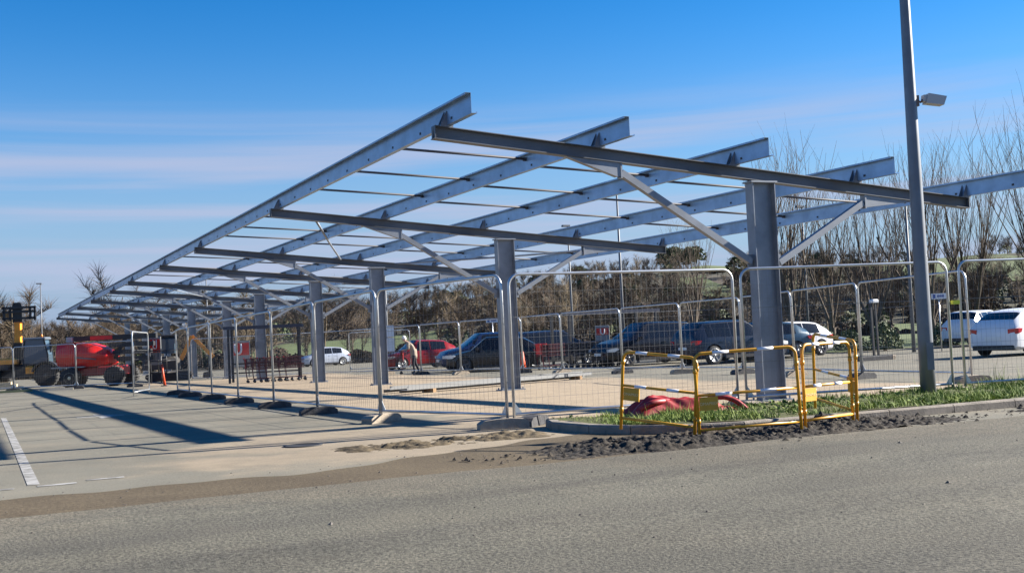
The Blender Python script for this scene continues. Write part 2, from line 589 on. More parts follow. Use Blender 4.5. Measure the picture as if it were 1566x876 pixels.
# grass blades and weeds on the verge
mb = MB()
def blade(mb, p, hgt, w, lean, az):
    dx, dy = math.cos(az), math.sin(az)
    lx, ly = -dy * lean, dx * lean
    x, y, z = p
    mb.v += [(x - dx * w, y - dy * w, z), (x + dx * w, y + dy * w, z), (x + dx * w * .7 + lx * .4, y + dy * w * .7 + ly * .4, z + hgt * .6), (x - dx * w * .7 + lx * .4, y - dy * w * .7 + ly * .4, z + hgt * .6), (x + lx, y + ly, z + hgt)]
    o = len(mb.v) - 5
    mb.f += [(o, o + 1, o + 2, o + 3), (o + 3, o + 2, o + 4)]
    mb.sm += [False, False]
    mb.mi += [mb.m, mb.m]
for k in range(42000):
    e = R.uniform(-4.75, 8.6)
    lo, hi = nose(e) + .14, VB(e) + R.uniform(-.1, .25)
    if hi < lo: continue
    d = R.uniform(lo, hi)
    tuft = hnoise(d * 1.6, e * 1.6, 3) + .6 * hnoise(d * .7, e * .5, 9)
    if tuft < -.05 and R.random() < .8: continue
    p = W(d, e, .09 + .03 * hnoise(d * 1.2, e * 1.2, 1) + .012)
    sc = (.35 + 1.1 * max(0, tuft + .15)) * (1.6 if e > 2.6 else 1)
    blade(mb, p, R.uniform(.02, .115) * sc * (2.0 if R.random() < .06 else 1), R.uniform(.002, .006), R.uniform(.01, .12) * sc, R.uniform(0, 6.28))
for k in range(900):        # broad weed leaves lying low
    e = R.uniform(-4.6, 8.5)
    lo, hi = nose(e) + .16, VB(e)
    if hi < lo: continue
    d = R.uniform(lo, hi)
    if hnoise(d * .9, e * .9, 6) < -.1: continue
    p = W(d, e, .10)
    big = R.uniform(.6, 1.5) * (1.5 if e > 2.8 else 1)
    for q in range(8):
        blade(mb, p, R.uniform(.01, .055) * big, R.uniform(.008, .022), R.uniform(.03, .10) * big, R.uniform(0, 6.28))
tag(mb.build('grass', grass_m), 'short rough grass and weeds growing on the verge behind the kerb', 'grass', kind='stuff')

# loose stones on road and dirt
mb = MB()
for k in range(260):
    e, d = R.uniform(-13, 4), R.uniform(-9.5, -3.2)
    if R.random() < .5: d = R.uniform(-5.6, -3.4)
    p = W(d, e, .010)
    s = R.uniform(.004, .014) * (1.5 if R.random() < .08 else 1)
    vs = [(p.x + s * R.uniform(.7, 1.2) * a, p.y + s * R.uniform(.7, 1.2) * b, p.z + s * c * R.uniform(.5, .9)) for a, b, c in ((1, 0, 0), (0, 1, 0), (-1, 0, 0), (0, -1, 0), (0, 0, 1))]
    mb.quadset(vs, [(0, 1, 4), (1, 2, 4), (2, 3, 4), (3, 0, 4)])
tag(mb.build('gravel', mat('stone_chip', (.10, .09, .08), .9, var=.4, vscale=3)), 'loose stone chips scattered over the road and its edge', 'gravel', kind='stuff')

mb = MB()
for k in range(420):
    e = R.uniform(-7.4, 3.2)
    d = R.gauss(-4.75, .33)
    if d > -4.3: continue
    p = W(d, e, .012 + max(0, heap(d, e)))
    s_ = R.uniform(.008, .045) * R.random() ** .5
    vs = [(p.x + s_ * R.uniform(.6, 1.3) * a, p.y + s_ * R.uniform(.6, 1.3) * b, p.z + s_ * c * R.uniform(.5, 1.1)) for a, b, c in ((1, 0, 0), (.3, .9, .2), (-.8, .5, 0), (-.6, -.8, .1), (.5, -.9, 0), (0.1, 0, 1))]
    mb.quadset(vs, [(0, 1, 5), (1, 2, 5), (2, 3, 5), (3, 4, 5), (4, 0, 5)])
tag(mb.build('soil_clods', soil_m), 'loose dark clods strewn beside the soil heap at the kerb', 'soil', kind='stuff')
mb = MB()
mh = W(-1.05, -8.0)
mb.lathe([(.24, .0), (.24, .012), (.20, .013), (.19, .008)], (0, 0, 0), 'z', 20)
tag(mb.build('manhole_cover', mat('cast_iron', (.03, .03, .032), .7, .3), None, mh), 'small round dark manhole cover in the parking surface', 'manhole cover')

# painted markings
def mark(name, pts, label, cat, group=None):
    mb = MB()
    vs = [W(d, e, .004) for d, e in pts]
    mb.quadset(vs, [tuple(range(len(vs)))])
    return tag(mb.build(name, paint_m, out=(0, 0, 1)), kind='structure')
mark('bay_line', [(-2.95, -11.18), (-2.95, -11.07), (13.2, -11.07), (13.2, -11.18)], '', '')
mark('bay_line', [(-3.2, -16), (-3.2, -11.3), (-3.08, -11.3), (-3.08, -16)], '', '')
mark('bay_line', [(-3.18, -11.1), (-3.18, -10.75), (-3.05, -10.75), (-3.05, -11.1)], '', '')
mark('bay_line', [(-3.0, -10.65), (-3.0, -10.3), (-2.9, -10.3), (-2.9, -10.65)], '', '')
mark('arrow_marking', [(10.6, -9.75), (11.0, -9.75), (11.0, -9.35), (11.9, -9.35), (10.8, -8.75), (9.7, -9.35), (10.6, -9.35)], '', '')
mark('bay_line', [(3.9, -5.9), (4.1, -5.9), (8.6, -6.25), (8.4, -6.25)], '', '')

# ------------------------------------------------------------------ steel carport
Z0, M_ = 3.6622, -.0912
RS = [0, 9.93, 19.70, 27.0, 36.58, 44.13, 54.87, 65.12, 76.38, 87.86]
UL, UR = -5.687, 4.60
BE = [-5.48, -3.00, -.51, 2.03, 4.57]
cp = thing('steel_carport', (C1.x, C1.y, 0), PHI, 'long unfinished grey steel carport frame without roof panels, standing on a row of columns', 'carport')
def rz_(u, dz=0):
    return Z0 + M_ * u + dz
def gl(u, s):
    p = C1 + E3 * u + D3 * s
    return G(p.x, p.y)
def section(mb, p0, p1, polys, upv):
    """extrude several rectangles (x0,x1,y0,y1) along p0-p1; x sideways, y up"""
    p0, p1 = Vector(p0), Vector(p1)
    a = (p1 - p0)
    an = a.normalized()
    x = an.cross(Vector(upv)).normalized()
    y = x.cross(an)
    for (x0, x1, y0, y1) in polys:
        mb.prism([(x0, y0), (x1, y0), (x1, y1), (x0, y1)], p0, x, y, a)
mb = MB()
section(mb, (UL, 0, rz_(UL)), (UR, 0, rz_(UR)), [(-.075, .075, -.095, -.083), (-.075, .075, .083, .095), (-.004, .004, -.0829, .0829)], (0, 0, 1))
for u in (UL + .012, UR - .012):
    mb.box(u - .006, u + .006, -.072, .072, rz_(u) - .0825, rz_(u) + .0825)
steel_dark = mat('rafter_steel', (.10, .108, .125), .5, .25, var=.12, vscale=1.5)
rafter_me = mb.mesh('rafter', steel_dark)
hme = []
for (ua, ub) in ((-3.6, -2.66), (3.3, 2.16)):
    mb = MB()
    poly = [(ua, rz_(ua, -.098)), (ub, rz_(ub, -.098)), (ub, rz_(ub, -.30)), (ub + (.05 if ub > 0 else -.05), rz_(ub, -.31))]
    mb.prism(poly, (0, -.05, 0), (1, 0, 0), (0, 0, 1), (0, .1, 0))
    mb.box(min(ub, ub + .03), max(ub, ub + .03), -.06, .06, rz_(ub, -.33), rz_(ub, -.10))
    hme.append(mb.mesh('haunch', steel))
sme = []
for (u0, z0, u1, z1) in ((-2.63, rz_(-2.63, -.24), -.27, 2.26), (2.13, rz_(2.13, -.24), .29, 2.24)):
    mb = MB()
    mb.bar((u0, 0, z0), (u1, 0, z1), .10, .10, (0, 1, 0))
    sme.append(mb.mesh('strut', steel))
mb = MB()
for s in (-1, 1):
    mb.box(s * .27 - .06, s * .27 + .06, -.012, .012, 2.14, 2.38)
gus_me = mb.mesh('gusset', steel)
cleat = MB()
for k in (-1, 1):
    y = .05 * k
    cleat.prism([(-.105, 0), (.02, 0), (.02, .20), (-.005, .20)], (0, y - .005, 0), (1, 0, 0), (0, 0, 1), (0, .01, 0))
cleat.box(-.10, .09, -.06, .06, -.0298, -.001)
cleat_me = cleat.mesh('cleat', steel)
for k, s in enumerate(RS):
    base = gl(0, s) - .02
    top = rz_(0, -.095)
    mb = MB()
    mb.box(-.225, -.211, -.10, .10, base, top)
    mb.box(.211, .225, -.10, .10, base, top)
    mb.box(-.2105, .2105, -.005, .005, base, top)
    col = mb.build('column', steel, cp, (0, s, 0))
    pl = MB()
    pl.box(-.32, .32, -.17, .17, base + .015, base + .045)
    for a in (-.27, .27):
        for b in (-.12, .12):
            pl.lathe([(.018, base + .046), (.018, base + .09)], (a, b, 0), 'z', 6, False)
    pl.build('base_plate', steel, col)
    hp = MB()
    hp.box(-.26, .26, -.12, .12, rz_(-.26, -.118) , rz_(.26, -.098))
    hp.build('head_plate', steel, col)
    link('gusset', gus_me, col)
    rf = link('rafter', rafter_me, cp, (0, s, 0))
    for h in hme:
        link('haunch', h, rf)
    for q in sme:
        link('strut', q, cp, (0, s, 0))
SEND = RS[-1] + .6
for i, u in enumerate(BE):
    zb = rz_(u, .125)
    mb = MB()
    jo = [-.92 if i < 4 else -1.75] + [RS[1] + 1.5, RS[2] + 2.0, RS[4] + 1.5, RS[6] + 1.0, SEND]
    bm_ = None
    for q in range(len(jo) - 1):
        a, b = jo[q] + (.004 if q else 0), jo[q + 1] - .004
        # Z section: top flange to the low-u side, bottom flange to the high-u side, small lips
        m2 = MB()
        m2.box(u - .002, u + .002, a, b, zb, zb + .28)
        m2.box(u - .085, u - .0021, a, b, zb + .277, zb + .281)
        m2.box(u - .085, u - .081, a, b, zb + .255, zb + .2769)
        m2.box(u + .0021, u + .085, a, b, zb, zb + .004)
        m2.box(u + .081, u + .085, a, b, zb + .0041, zb + .024)
        m2.m = 1
        # bolts through the web
        t = a + .7
        while t < b - .3:
            m2.box(u - .010, u - .0021, t - .022, t + .022, zb + .05, zb + .085)
            t += 1.25
        bo = m2.build('beam', [steel_web, black], cp)
        for k, s in enumerate(RS):
            if jo[q] <= s < jo[q + 1]:
                link('cleat', cleat_me, bo, (u - .003, s, zb))
# tie rods between the beams
tie_meshes = []
for i in range(4):
    mb = MB()
    u0, u1 = BE[i], BE[i + 1]
    z0, z1 = rz_(u0, .125 + .10), rz_(u1, .125 + .20)
    mb.tube([(u0 + .003, 0, z0), (u1 - .004, 0, z1)], .022, 6)
    mb.box(u1 - .055, u1 - .006, -.028, .028, z1 - .035, z1 + .025)
    tie_meshes.append(mb.mesh('tie_rod', mat('tie_steel', (.045, .045, .055), .7, 0)))
for k in range(len(RS) - 1):
    gap = RS[k + 1] - RS[k]
    n = 4 if gap > 8.5 else 3
    for q in range(1, n):
        for i in range(4):
            link('tie_rod', tie_meshes[i], cp, (0, RS[k] + gap * q / n + .06 * (i % 2), 0))
for (k, u0, u1) in ((1, -4.7, -1.2), (4, -4.7, -1.2), (1, 3.9, .6)):
    mb = MB()
    mb.tube([(u0, RS[k] + .1, rz_(u0, .06)), ((u0 + u1) / 2, (RS[k] + RS[k + 1]) / 2, rz_((u0 + u1) / 2, .03)), (u1, RS[k + 1] - .1, rz_(u1, .06))], .028, 6)
    mb.build('wind_brace', steel, cp)
# steel sections lying on the site
def lying(a, b, label, wd):
    pa, pb = Vector(a), Vector(b)
    ln = (pb - pa).length
    ang = math.atan2(pb.y - pa.y, pb.x - pa.x)
    slope = (G(pb.x, pb.y) - G(pa.x, pa.y)) / ln
    o = thing('steel_section', (pa.x, pa.y, G(pa.x, pa.y) + .10), ang, label, 'steel beam', 'loose steel sections on the site')
    mb = MB()
    z = lambda x: x * slope
    for (y0, y1, za, zb) in ((-wd / 2, wd / 2, .0, .006), (-wd / 2, -wd / 2 + .006, .0061, .09), (wd / 2 - .006, wd / 2, -.07, -.0001)):
        mb.prism([(y0, za), (y1, za), (y1, zb), (y0, zb)], (0, 0, 0), (0, 1, 0), (0, 0, 1), (ln, 0, z(ln)))
    mb.build('profile', mat('bright_steel', (.17, .175, .18), .55, .2), o)
    for t in (.12, .55, .92):
        m2 = MB()
        m2.box(ln * t - .05, ln * t + .05, -wd * .7, wd * .7, z(ln * t) - .10, z(ln * t) - .072 if False else z(ln * t) - .001)
        m2.build('timber_block', mat('timber', (.34, .22, .12), .9, var=.2), o)
lying((-2.79, 27.7), (2.1, 32.9), 'long galvanised section lying on the sandy ground behind the second column', .30)
lying((-3.3, 28.6), (1.9, 33.9), 'second galvanised section lying behind the longer one near the second column', .26)

# ------------------------------------------------------------------ mobile fence panels
PH, PB = 2.0, .10
def fence_mesh(w, dense, nh=9):
    r = .021
    rc = .16
    fr = MB()
    zt = PH
    pts = [(0, 0, .0), (0, 0, zt - rc)]
    for k in range(1, 6):
        a = math.pi / 2 * k / 5
        pts.append((rc - rc * math.cos(a), 0, zt - rc + rc * math.sin(a)))
    for k in range(0, 6):
        a = math.pi / 2 * k / 5
        pts.append((w - rc + rc * math.sin(a), 0, zt - rc + rc * math.cos(a)))
    pts.append((w, 0, 0))
    fr.tube(pts, r, 7)
    fr.tube([(0, 0, .12), (w, 0, .12)], r * .9, 6)
    for x, s in ((0, 1), (w, -1)):
        fr.prism([(0, .13), (s * .12, .13), (0, .30)], (x, -.004, 0), (1, 0, 0), (0, 0, 1), (0, .008, 0))
    wm = MB()
    n = max(4, int(w / dense))
    def w3(p0, p1, rr=.0015):
        p0, p1 = Vector(p0), Vector(p1)
        a = (p1 - p0).normalized()
        x = Vector((0, 1, 0)); y = a.cross(x)
        vs = [p + (x * math.cos(t) + y * math.sin(t)) * rr for p in (p0, p1) for t in (0, 2.094, 4.189)]
        wm.quadset(vs, [(0, 1, 4, 3), (1, 2, 5, 4), (2, 0, 3, 5)])
    for k in range(1, n):
        x = w * k / n
        zt2 = zt - (rc - math.sqrt(max(0, rc * rc - (rc - min(x, w - x)) ** 2)) if min(x, w - x) < rc else 0)
        w3((x, .003, .12), (x, .003, zt2 - .01))
    for k in range(1, nh):
        z = .12 + (zt - .16) * k / nh
        w3((0, -.003, z), (w, -.003, z))
    for z in (.62, 1.42):           # pressed stiffening folds
        w3((0, .012, z), (w, .012, z), .004)
    return fr.mesh('frame', galv), wm.mesh('wire_mesh', wire)
fcache = {}
foot_mb = MB()
foot_mb.prism([(-.34, 0), (.34, 0), (.34, .075), (.27, .12), (.10, .135), (-.10, .135), (-.27, .12), (-.34, .075)], (0, -.11, 0), (1, 0, 0), (0, 0, 1), (0, .22, 0))
foot_me = foot_mb.mesh('ballast_block', concrete)
footr_me = foot_mb.mesh('ballast_block', dark_rubber)
feet_n = [0]
def foot(p, ang, m, label, group):
    o = link('ballast_block', m, None, (p.x, p.y, G(p.x, p.y) + .002), (0, 0, ang))
    tag(o, label, 'ballast block', group)
def panel(a, b, label, group='mobile site fence panels', dense=.10, lift=.06, extra=0, nh=9):
    a, b = Vector((a[0], a[1], 0)), Vector((b[0], b[1], 0))
    w = (b - a).length
    key = (round(w, 1), dense, nh)
    if key not in fcache:
        fcache[key] = fence_mesh(key[0], dense, nh)
    ang = math.atan2(b.y - a.y, b.x - a.x)
    o = thing('mesh_fence', (a.x, a.y, G(a.x, a.y) + lift + extra), ang, label, 'fence', group)
    slope = math.atan2(G(b.x, b.y) - G(a.x, a.y), w)
    o.rotation_euler = (0, -slope, ang)
    o.scale = ((w - .05) / key[0], 1, 1)
    link('frame', fcache[key][0], o)
    link('wire_mesh', fcache[key][1], o)
    return o

ROW = [(-.14, 15.13), (-2.15, 17.63), (-3.69, 20.78), (-5.19, 24.03), (-6.73, 27.21), (-8.22, 30.38), (-9.74, 33.53), (-10.9, 36.2)]
ords = ['first', 'second', 'third', 'fourth', 'fifth', 'sixth', 'seventh', 'eighth', 'ninth', 'tenth', 'eleventh', 'twelfth']
for i in range(len(ROW) - 1):
    panel(ROW[i], ROW[i + 1], 'galvanised mesh fence panel, %s from the corner in the row running away along the carport' % ords[i])
rowang = math.atan2(ROW[4][1] - ROW[1][1], ROW[4][0] - ROW[1][0])
for i, p in enumerate(ROW):
    if i == 0: continue
    m = foot_me if i in (1,) else footr_me
    foot(Vector((p[0], p[1], 0)) + Vector((.02, -.02, 0)), rowang + math.pi / 2 + (.5 if i == 1 else R.uniform(-.12, .12)), m,
         'block foot under the fence row along the carport, %s from the corner' % ords[i], 'feet of the fence row')
foot(Vector((-.20, 15.10, 0)), .25, foot_me, 'pale concrete fence foot at the corner of the two fence runs', 'feet of the fence row')
foot(Vector((.20, 15.42, 0)), 1.2, footr_me, 'black rubber fence foot beside the pale corner foot', 'feet of the fence row')
FRONT = [(-.05, 15.12), (3.29, 16.59), (6.80, 17.40), (10.2, 18.2)]
panel(FRONT[0], FRONT[1], 'galvanised mesh fence panel behind the red plastic bundle and folding barrier', dense=.085)
panel((3.37, 16.56), (6.76, 17.36), 'galvanised mesh fence panel in front of the nearest carport column', dense=.085)
panel((6.90, 17.35), FRONT[3], 'galvanised mesh fence panel at the right edge behind the grass verge', dense=.085)
for k, (x, y) in enumerate(((3.33, 16.52), (6.84, 17.30))):
    foot(Vector((x, y, 0)), 1.9, foot_me, ('concrete fence foot in the verge in front of the nearest column', 'concrete fence foot in the verge right of the lamp post')[k], 'feet of the front fence')
# clamps
for k, (x, y) in enumerate(((6.84, 17.36), )):
    mb = MB()
    mb.box(-.07, .07, -.035, .035, 1.40, 1.46)
    o = mb.build('fence_clamp', mat('clamp_yellow', (.75, .72, .05), .5), None, (x, y, G(x, y)), (0, 0, .22))
    tag(o, 'small yellow clamp joining two fence panels right of the lamp post', 'clamp')
BACK = [(8.35, 20.66), (7.40, 24.15), (6.75, 27.3), (6.1, 30.3), (4.85, 32.9), (3.36, 35.6), (1.59, 38.75), (.25, 41.6), (-2.15, 43.9), (-3.95, 46.9), (-5.7, 49.9)]
bl = ['nearest the right edge of the site', 'half hidden by the nearest column on its right', 'behind the nearest column', 'before the blue hatchback', 'between the blue hatchback and the dark estate car',
      'before the dark estate car', 'before the trolley shelter', 'right of the second column', 'hidden mostly by the second column', 'before the blue car', 'before the stooping person']
for i in range(len(BACK) - 1):
    panel(BACK[i], BACK[i + 1], 'mesh fence panel across the site, ' + bl[i], dense=.075, nh=3)
for i, p in enumerate(BACK):
    foot(Vector((p[0], p[1], 0)), PHI + R.uniform(-.3, .3), footr_me if i % 2 else foot_me, 'fence foot on the far side of the site, %s from the right' % ords[i], 'feet of the far fence')
FAR = [(-5.9, 50.4), (-8.9, 52.0), (-12.2, 53.2), (-15.6, 54.1)]
for i in range(3):
    panel(FAR[i], FAR[i + 1], 'distant mesh fence panel closing the site behind the carport, %s from the right' % ords[i])
panel((-5.3, 57), (-8.6, 58.2), 'distant mesh fence panel behind the closing run near the silver car')
LEFT = [(-16.9, 49.9), (-20.09, 51.4), (-23.4, 52.4), (-26.8, 53.4)]
ll = ['in front of the boom lift counterweight', 'between the boom lift and the telehandler', 'in front of the telehandler at the left edge']
for i in range(3):
    panel(LEFT[i], LEFT[i + 1], 'mesh fence panel ' + ll[i])
    foot(Vector((LEFT[i][0], LEFT[i][1], 0)), .3, footr_me, 'black fence foot ' + ll[i], 'feet of the left fence')
# gate leaf, swung open
o = panel((-11.9, 35.0), (-12.5, 39.3), 'open gate leaf of galvanised tube at the end of the fence row', dense=.3)
o.scale.x = .62
# low timber battens on the ground at the far left
for k, (x, y) in enumerate(((-20.5, 50.2), (-22.5, 50.6), (-24.4, 51.0))):
    mb = MB()
    mb.bar((-.7, 0, .05), (.7, 0, .05), .1, .1)
    o = mb.build('timber_batten', mat('batten_%d' % k, ((.5, .45, .36), (.16, .18, .10), (.55, .55, .52))[k], .9), None, (x, y, G(x, y)), (0, 0, .3))
    tag(o, ('pale timber batten lying before the boom lift', 'greenish timber batten lying left of the boom lift', 'white batten lying before the telehandler')[k], 'batten')

# ------------------------------------------------------------------ folding yellow barrier
def barrier(a, b, ha, label, plate=True, text=True, base=(0, 0)):
    a, b = Vector((a[0], a[1], 0)), Vector((b[0], b[1], 0))
    w = (b - a).length
    ang = math.atan2(b.y - a.y, b.x - a.x)
    za, zb = G(a.x, a.y) + base[0], G(b.x, b.y) + base[1]
    o = thing('folding_barrier', (a.x, a.y, za), ang, label, 'barrier', 'yellow folding barriers round the verge')
    o.rotation_euler = (0, -math.atan2(zb - za, w), ang)
    r, rc, H_ = .0175, .09, ha
    mb = MB()
    pts = [(0, 0, 0), (0, 0, H_ - rc)]
    for k in range(1, 6):
        t = math.pi / 2 * k / 5
        pts.append((rc - rc * math.cos(t), 0, H_ - rc + rc * math.sin(t)))
    for k in range(0, 6):
        t = math.pi / 2 * k / 5
        pts.append((w - rc + rc * math.sin(t), 0, H_ - rc + rc * math.cos(t)))
    pts.append((w, 0, 0))
    mb.tube(pts, r, 10)
    mb.build('frame', yellow, o)
    for z in (.13, .50):
        m2 = MB()
        m2.tube([(.01, 0, z), (w - .01, 0, z)], r * .9, 8)
        ra = m2.build('rail', yellow, o)
    for z in (H_, .50):
        for (t0, t1) in ((.18, .34), (.62, .78)):
            m2 = MB()
            m2.tube([(w * t0, 0, z), (w * t1, 0, z)], r + .0012, 10)
            m2.build('reflective_band', white_band, o)
    if plate:
        m2 = MB()
        m2.box(.022, .022 + min(.21, w * .25), -.006, .006, .335, .48)
        pl = m2.build('name_plate', yellow_dark, o)
        if text:
            cu = bpy.data.curves.new('plate_text', 'FONT')
            cu.body = 'OMAPREX'
            cu.size = .045
            cu.align_x = 'CENTER'
            cu.align_y = 'CENTER'
            cu.extrude = .001
            tob = bpy.data.objects.new('tmp', cu)
            C.objects.link(tob)
            dg = bpy.context.evaluated_depsgraph_get()
            me = bpy.data.meshes.new_from_object(tob.evaluated_get(dg))
            bpy.data.objects.remove(tob)
            me.materials.clear()
            me.materials.append(mat('plate_lettering', (.80, .62, .28), .5))
            link('lettering', me, pl, (.022 + min(.21, w * .25) / 2, -.0085, .405), (math.pi / 2, 0, 0))
    m2 = MB()
    for x in (0, w):
        for z in (.2, .74):
            m2.lathe([(.024, z), (.024, z + .05)], (x, 0, 0), 'z', 8)
    m2.build('hinge', yellow, o)
    return o
barrier((1.16, 12.82), (1.90, 12.22), .88, 'left leaf of the yellow folding barrier in front of the red bundle', base=(.10, 0))
barrier((1.95, 12.17), (3.09, 12.33), .95, 'wide middle leaf of the yellow folding barrier, nearest the road', base=(-.03, 0))
b3 = barrier((3.15, 12.40), (3.86, 13.02), .96, 'right leaf of the yellow folding barrier with a bright yellow plate')
mb = MB()
mb.bar((.71 * .92 + .06, -.16, .012), (.71 * .92 + .32, .14, .012), .035, .02)
fb = mb.build('foot_bar', yellow, b3)
barrier((3.92, 13.06), (3.78, 14.35), .95, 'rear leaf of the yellow folding barrier seen from behind', text=False, base=(.02, .12))

# ------------------------------------------------------------------ red plastic bundle
rb = thing('red_plastic_bundle', W(-1.9, -3.05, .10), .30, 'crumpled dark red plastic sheeting and tube heaped on the grass by the fence', 'plastic bundle')
mb = MB()
nx, ny = 90, 44
for j in range(ny + 1):
    for i in range(nx + 1):
        u, v = i / nx, j / ny
        x = (u - .5) * 1.42 + .05 * math.sin(9 * v + 2)
        y = (v - .5) * .66 + .04 * math.sin(7 * u)
        env = min(1, 5.5 * u * (1 - u) + .02) ** .7 * min(1, 7 * v * (1 - v)) ** .6
        fold = abs(math.sin(8.5 * v + 2.2 * math.sin(3.1 * u) + .7)) * .09 + abs(math.sin(15 * v - 3 * u)) * .035
        z = env * (.15 + .06 * math.sin(4.2 * u + 1.4) + fold + .022 * math.sin(17 * u + 5 * math.sin(6 * v)) + .012 * math.sin(37 * u + 21 * v)) - .02
        mb.v.append((x, y, z * .8))
for j in range(ny):
    for i in range(nx):
        a = j * (nx + 1) + i
        mb.f.append((a, a + 1, a + nx + 2, a + nx + 1)); mb.sm.append(True); mb.mi.append(0)
mb.build('crumpled_sheet', red_pvc, rb, out=(0, 0, 1))
def curve_pts(cps, n=24):
    cps = [Vector(p) for p in cps]
    out = []
    m = len(cps) - 1
    for k in range(n + 1):
        t = k / n * m
        i = min(int(t), m - 1)
        f = t - i
        p0, p1, p2, p3 = cps[max(i - 1, 0)], cps[i], cps[i + 1], cps[min(i + 2, m)]
        out.append(.5 * ((2 * p1) + (p2 - p0) * f + (2 * p0 - 5 * p1 + 4 * p2 - p3) * f * f + (3 * p1 - p0 - 3 * p2 + p3) * f ** 3))
    return out
for cps, r in (([(.35, -.18, .17), (.52, -.22, .18), (.70, -.28, .12), (.82, -.36, .0)], .036),
               ([(-.66, -.20, .08), (-.50, -.24, .16), (-.35, -.2, .17), (-.2, -.1, .16)], .04)):
    mb = MB()
    mb.tube(curve_pts(cps), r, 9)
    mb.build('tube', red_pvc, rb)

# ------------------------------------------------------------------ lamp posts
lp = thing('lamp_post', (6.03, 16.54, G(6.03, 16.54)), .2, 'tall tapered grey lamp post standing in the grass verge', 'lamp post')
mb = MB()
mb.tube([(0, 0, -.02), (0, 0, .9), (0, 0, 3), (0, 0, 6), (0, 0, 8.2)], [.112, .108, .095, .072, .056], 12)
mb.build('pole', mat('post_grey', (.15, .165, .19), .45, .4, var=.12, vscale=2), lp)
mb = MB()
mb.box(-.055, .055, -.116, -.102, .45, .85)
mb.build('access_door', mat('post_grey', (.3, .3, .3)), lp)
mb = MB()
mb.box(-.26, .42, -.12, .12, 8.19, 8.30)
mb.build('lantern', cam_grey, lp)
sc = thing('floodlight', (6.03 + .085, 16.54 + .017, G(6.03, 16.54) + 4.40), .1, 'small grey floodlight on a bracket high on the lamp post', 'floodlight')
mb = MB()
mb.box(-.02, .035, -.035, .035, -.06, .10)
mb.tube([(.02, 0, .03), (.07, 0, .0), (.12, 0, .05)], .017, 8)
mb.build('bracket', mat('bracket_brown', (.16, .11, .09), .6), sc)
mb = MB()
a = Vector((.95, 0, -.16)).normalized()
mb.bar(Vector((.10, 0, .055)), Vector((.10, 0, .055)) + a * .06, .10, .10)
mb.prism([(0, -.075), (.27, -.065), (.30, .07), (.02, .075)], Vector((.14, -.075, .05)), a, Vector((.16, 0, .95)).normalized(), (0, .15, 0))
mb.build('housing', cam_grey, sc)
def far_lamp(x, y, h, label, head=True):
    o = thing('car_park_lamp', (x, y, G(x, y)), PHI, label, 'lamp post', 'slim lamp posts of the car park')
    mb = MB()
    mb.tube([(0, 0, 0), (0, 0, h * .5), (0, 0, h)], [.075, .06, .04], 8)
    mb.build('pole', mat('far_post', (.13, .14, .155), .55, .2), o)
    if head:
        mb = MB()
        mb.cbox(-.35, .12, -.11, .11, h - .02, h + .09, .02)
        mb.build('lantern', mat('lantern_dark', (.10, .11, .13), .5), o)
far_lamp(4.86, 50, 7.6, 'slim grey lamp post seen between the second and nearest columns')
far_lamp(3.23, 62, 7.4, 'thin farther lamp post just right of the second column')
far_lamp(15.16, 58, 7.4, 'slim lamp post just right of the nearest column')
far_lamp(15.76, 44.5, 5.9, 'slim lamp post seen just left of the near tapered post')
far_lamp(-42.0, 100, 8.4, 'lamp post rising behind the telehandler at far left')
far_lamp(-25.86, 95, 8.0, 'lamp post seen through the far part of the carport frame')
far_lamp(-7.0, 62, 5.2, 'lamp post right of the fourth column behind the silver car')

